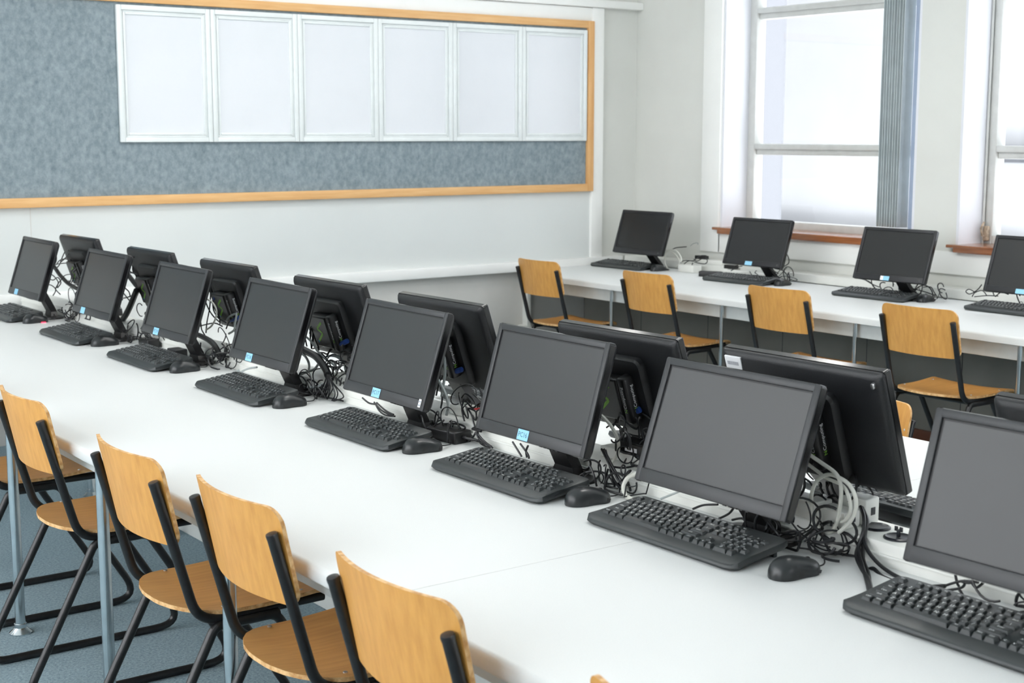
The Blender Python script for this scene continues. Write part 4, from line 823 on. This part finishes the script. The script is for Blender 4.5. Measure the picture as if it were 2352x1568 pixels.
cables('cable_bundle','bundle of tied black cables falling from the trunking onto the cut-off keyboard','cable bundle',[[(2.270,1.885,0.821),(2.240,1.851,0.812),(2.220,1.834,0.790),(2.200,1.829,0.757),(2.160,1.785,0.743),(2.100,1.723,0.738),(2.030,1.659,0.746),(1.985,1.619,0.743)],[(2.270,1.881,0.820),(2.240,1.842,0.804),(2.220,1.837,0.776),(2.190,1.825,0.749),(2.160,1.788,0.737),(2.100,1.719,0.742),(2.030,1.654,0.750),(1.985,1.615,0.747)],[(2.240,1.844,0.803),(2.220,1.833,0.768),(2.190,1.807,0.742),(2.150,1.760,0.732),(2.080,1.698,0.731),(1.990,1.621,0.743)],[(2.240,1.842,0.801),(2.215,1.826,0.776),(2.200,1.803,0.758),(2.190,1.762,0.740),(2.180,1.709,0.732),(2.180,1.654,0.730),(2.180,1.604,0.743)],[(2.190,1.795,0.724),(2.180,1.772,0.734),(2.170,1.738,0.727),(2.160,1.674,0.728)]],.0042,'cabk')
tangle('knot of black cords under the screen cut off at the picture edge',[[(2.190,1.590,0.767),(2.190,1.585,0.752),(2.190,1.580,0.746)],[(2.180,1.607,0.742),(2.180,1.568,0.762),(2.180,1.532,0.769)],[(2.180,1.607,0.733),(2.180,1.567,0.750),(2.180,1.561,0.766)],[(2.190,1.555,0.762),(2.190,1.543,0.754),(2.190,1.529,0.767)],[(2.180,1.573,0.745),(2.180,1.562,0.733)],[(2.180,1.568,0.761),(2.180,1.551,0.763),(2.180,1.534,0.772)]],[(5, (2.15, 2.2), (1.38, 1.5), (0.74, 0.79))],'cabk',0.0024)
cable('looped_cable','white cable loops standing beside the corner monitor on the window desk','cable',[(6.120,6.748,0.879),(6.120,6.699,0.853),(6.120,6.650,0.843),(6.120,6.608,0.820),(6.120,6.584,0.791),(6.120,6.590,0.770),(6.120,6.607,0.757)],0.0045,'cawh')
cable('looped_cable','white cable ring beside the corner monitor on the window desk','cable',[(6.100,6.657,0.733),(6.100,6.681,0.750),(6.100,6.699,0.781),(6.100,6.692,0.827),(6.100,6.660,0.855),(6.100,6.608,0.860),(6.100,6.570,0.842),(6.100,6.546,0.811),(6.100,6.550,0.790)],0.0045,'cawh')
cables('cord_bundle','black mains cord tied in loops beside the white box on the window desk','cable',[[(6.130,6.470,0.799),(6.130,6.510,0.798),(6.130,6.547,0.779),(6.130,6.556,0.758),(6.130,6.529,0.750),(6.130,6.489,0.767),(6.130,6.473,0.789)],[(6.130,6.470,0.801),(6.130,6.544,0.798),(6.130,6.586,0.783),(6.130,6.597,0.761),(6.130,6.576,0.747),(6.130,6.532,0.750),(6.130,6.496,0.767)],[(6.130,6.470,0.799),(6.130,6.431,0.825),(6.130,6.398,0.839),(6.130,6.356,0.841)],[(6.130,6.464,0.813),(6.130,6.440,0.801),(6.130,6.401,0.817),(6.130,6.372,0.833)],[(6.130,6.460,0.795),(6.130,6.403,0.789),(6.130,6.364,0.791),(6.130,6.345,0.808),(6.130,6.358,0.823),(6.130,6.388,0.823)]],.003,'cabk')
tangle('black cords at the foot of the monitor below the window',[[(6.100,5.685,0.916),(6.100,5.655,0.884),(6.100,5.651,0.848),(6.100,5.693,0.823)],[(6.050,5.709,0.816),(6.050,5.645,0.808),(6.050,5.605,0.778),(6.050,5.593,0.766)],[(6.050,6.060,0.776),(6.050,6.011,0.802),(6.050,5.969,0.810)],[(6.080,5.789,0.783),(6.080,5.754,0.798),(6.080,5.707,0.785)]],[(7, (6.02, 6.12), (5.6, 5.74), (0.74, 0.79)), (6, (6.02, 6.15), (5.76, 5.92), (0.74, 0.8))],'cabk',0.0024)
tangle('black cords at the foot of the monitor between the windows',[[(6.080,4.692,0.795),(6.080,4.646,0.799),(6.080,4.626,0.778),(6.080,4.607,0.756)],[(6.050,4.807,0.803),(6.050,4.734,0.786),(6.050,4.663,0.776),(6.050,4.593,0.763)],[(6.050,5.110,0.811),(6.050,5.028,0.800),(6.050,4.986,0.771)],[(6.050,5.053,0.806),(6.050,5.002,0.786),(6.050,4.952,0.774)]],[(8, (6.0, 6.12), (4.58, 4.76), (0.74, 0.8)), (8, (6.0, 6.12), (4.76, 4.95), (0.74, 0.8))],'cabk',0.0024)
tangle('black cord loops left of the monitor cut off at the window desk',[[(6.000,4.282,0.848),(6.000,4.306,0.819),(6.000,4.348,0.795),(6.000,4.372,0.805),(6.000,4.353,0.818),(6.000,4.314,0.805)],[(6.000,4.334,0.783),(6.000,4.318,0.805),(6.000,4.276,0.818),(6.000,4.249,0.795)],[(6.000,4.221,0.826),(6.000,4.207,0.797)],[(6.000,4.202,0.795),(6.000,4.170,0.819),(6.000,4.128,0.813)],[(6.000,4.321,0.784),(6.000,4.249,0.796),(6.000,4.186,0.800)]],[(4, (5.98, 6.1), (3.98, 4.1), (0.735, 0.78))],'cabk',0.0024)
cable('loose_cable','thin black cord with adapter lying on the trunking by the corner casing','cable',[(6.200,6.731,0.855),(6.200,6.696,0.866),(6.200,6.648,0.872),(6.200,6.607,0.877)],0.003,'cabk')
cable('loose_cable','thin grey cord curling up against the white casing','cable',[(6.300,6.679,0.872),(6.300,6.659,0.886),(6.300,6.629,0.895),(6.300,6.610,0.895),(6.300,6.610,0.884)],0.0022,'cagr')


# ------------------------------------------------------------------ world, camera, view
wd = bpy.data.worlds.new('sky'); SC.world = wd; wd.use_nodes = True
bg = wd.node_tree.nodes['Background']; bg.inputs[0].default_value = (.93, .96, 1, 1); bg.inputs[1].default_value = 5.0
cd = bpy.data.cameras.new('camera'); cam = bpy.data.objects.new('camera', cd); COL.objects.link(cam); SC.camera = cam
yaw, pitch, roll = RD(36.2116), RD(8.267), RD(.0437)
f = Vector((sin(yaw) * cos(pitch), cos(yaw) * cos(pitch), -sin(pitch))); r = Vector((cos(yaw), -sin(yaw), 0)); u = r.cross(f)
r2 = r * cos(roll) + u * sin(roll); u2 = u * cos(roll) - r * sin(roll)
mt = Matrix((r2, u2, -f)).transposed().to_4x4(); mt.translation = (0, 0, 1.58); cam.matrix_world = mt
cd.sensor_width = 36; cd.lens = 36 * 3282.2 / 2352; cd.clip_start = .05; cd.clip_end = 200
cd.dof.use_dof = True; cd.dof.focus_distance = 3.95; cd.dof.aperture_fstop = 7.5
vs = SC.view_settings; vs.view_transform = 'Standard'; vs.look = 'None'; vs.gamma = 1; vs.exposure = 0.43
try: SC.cycles.use_denoising = True; SC.cycles.max_bounces = 8; SC.cycles.caustics_reflective = False; SC.cycles.caustics_refractive = False; SC.cycles.sample_clamp_indirect = 6
except Exception: pass
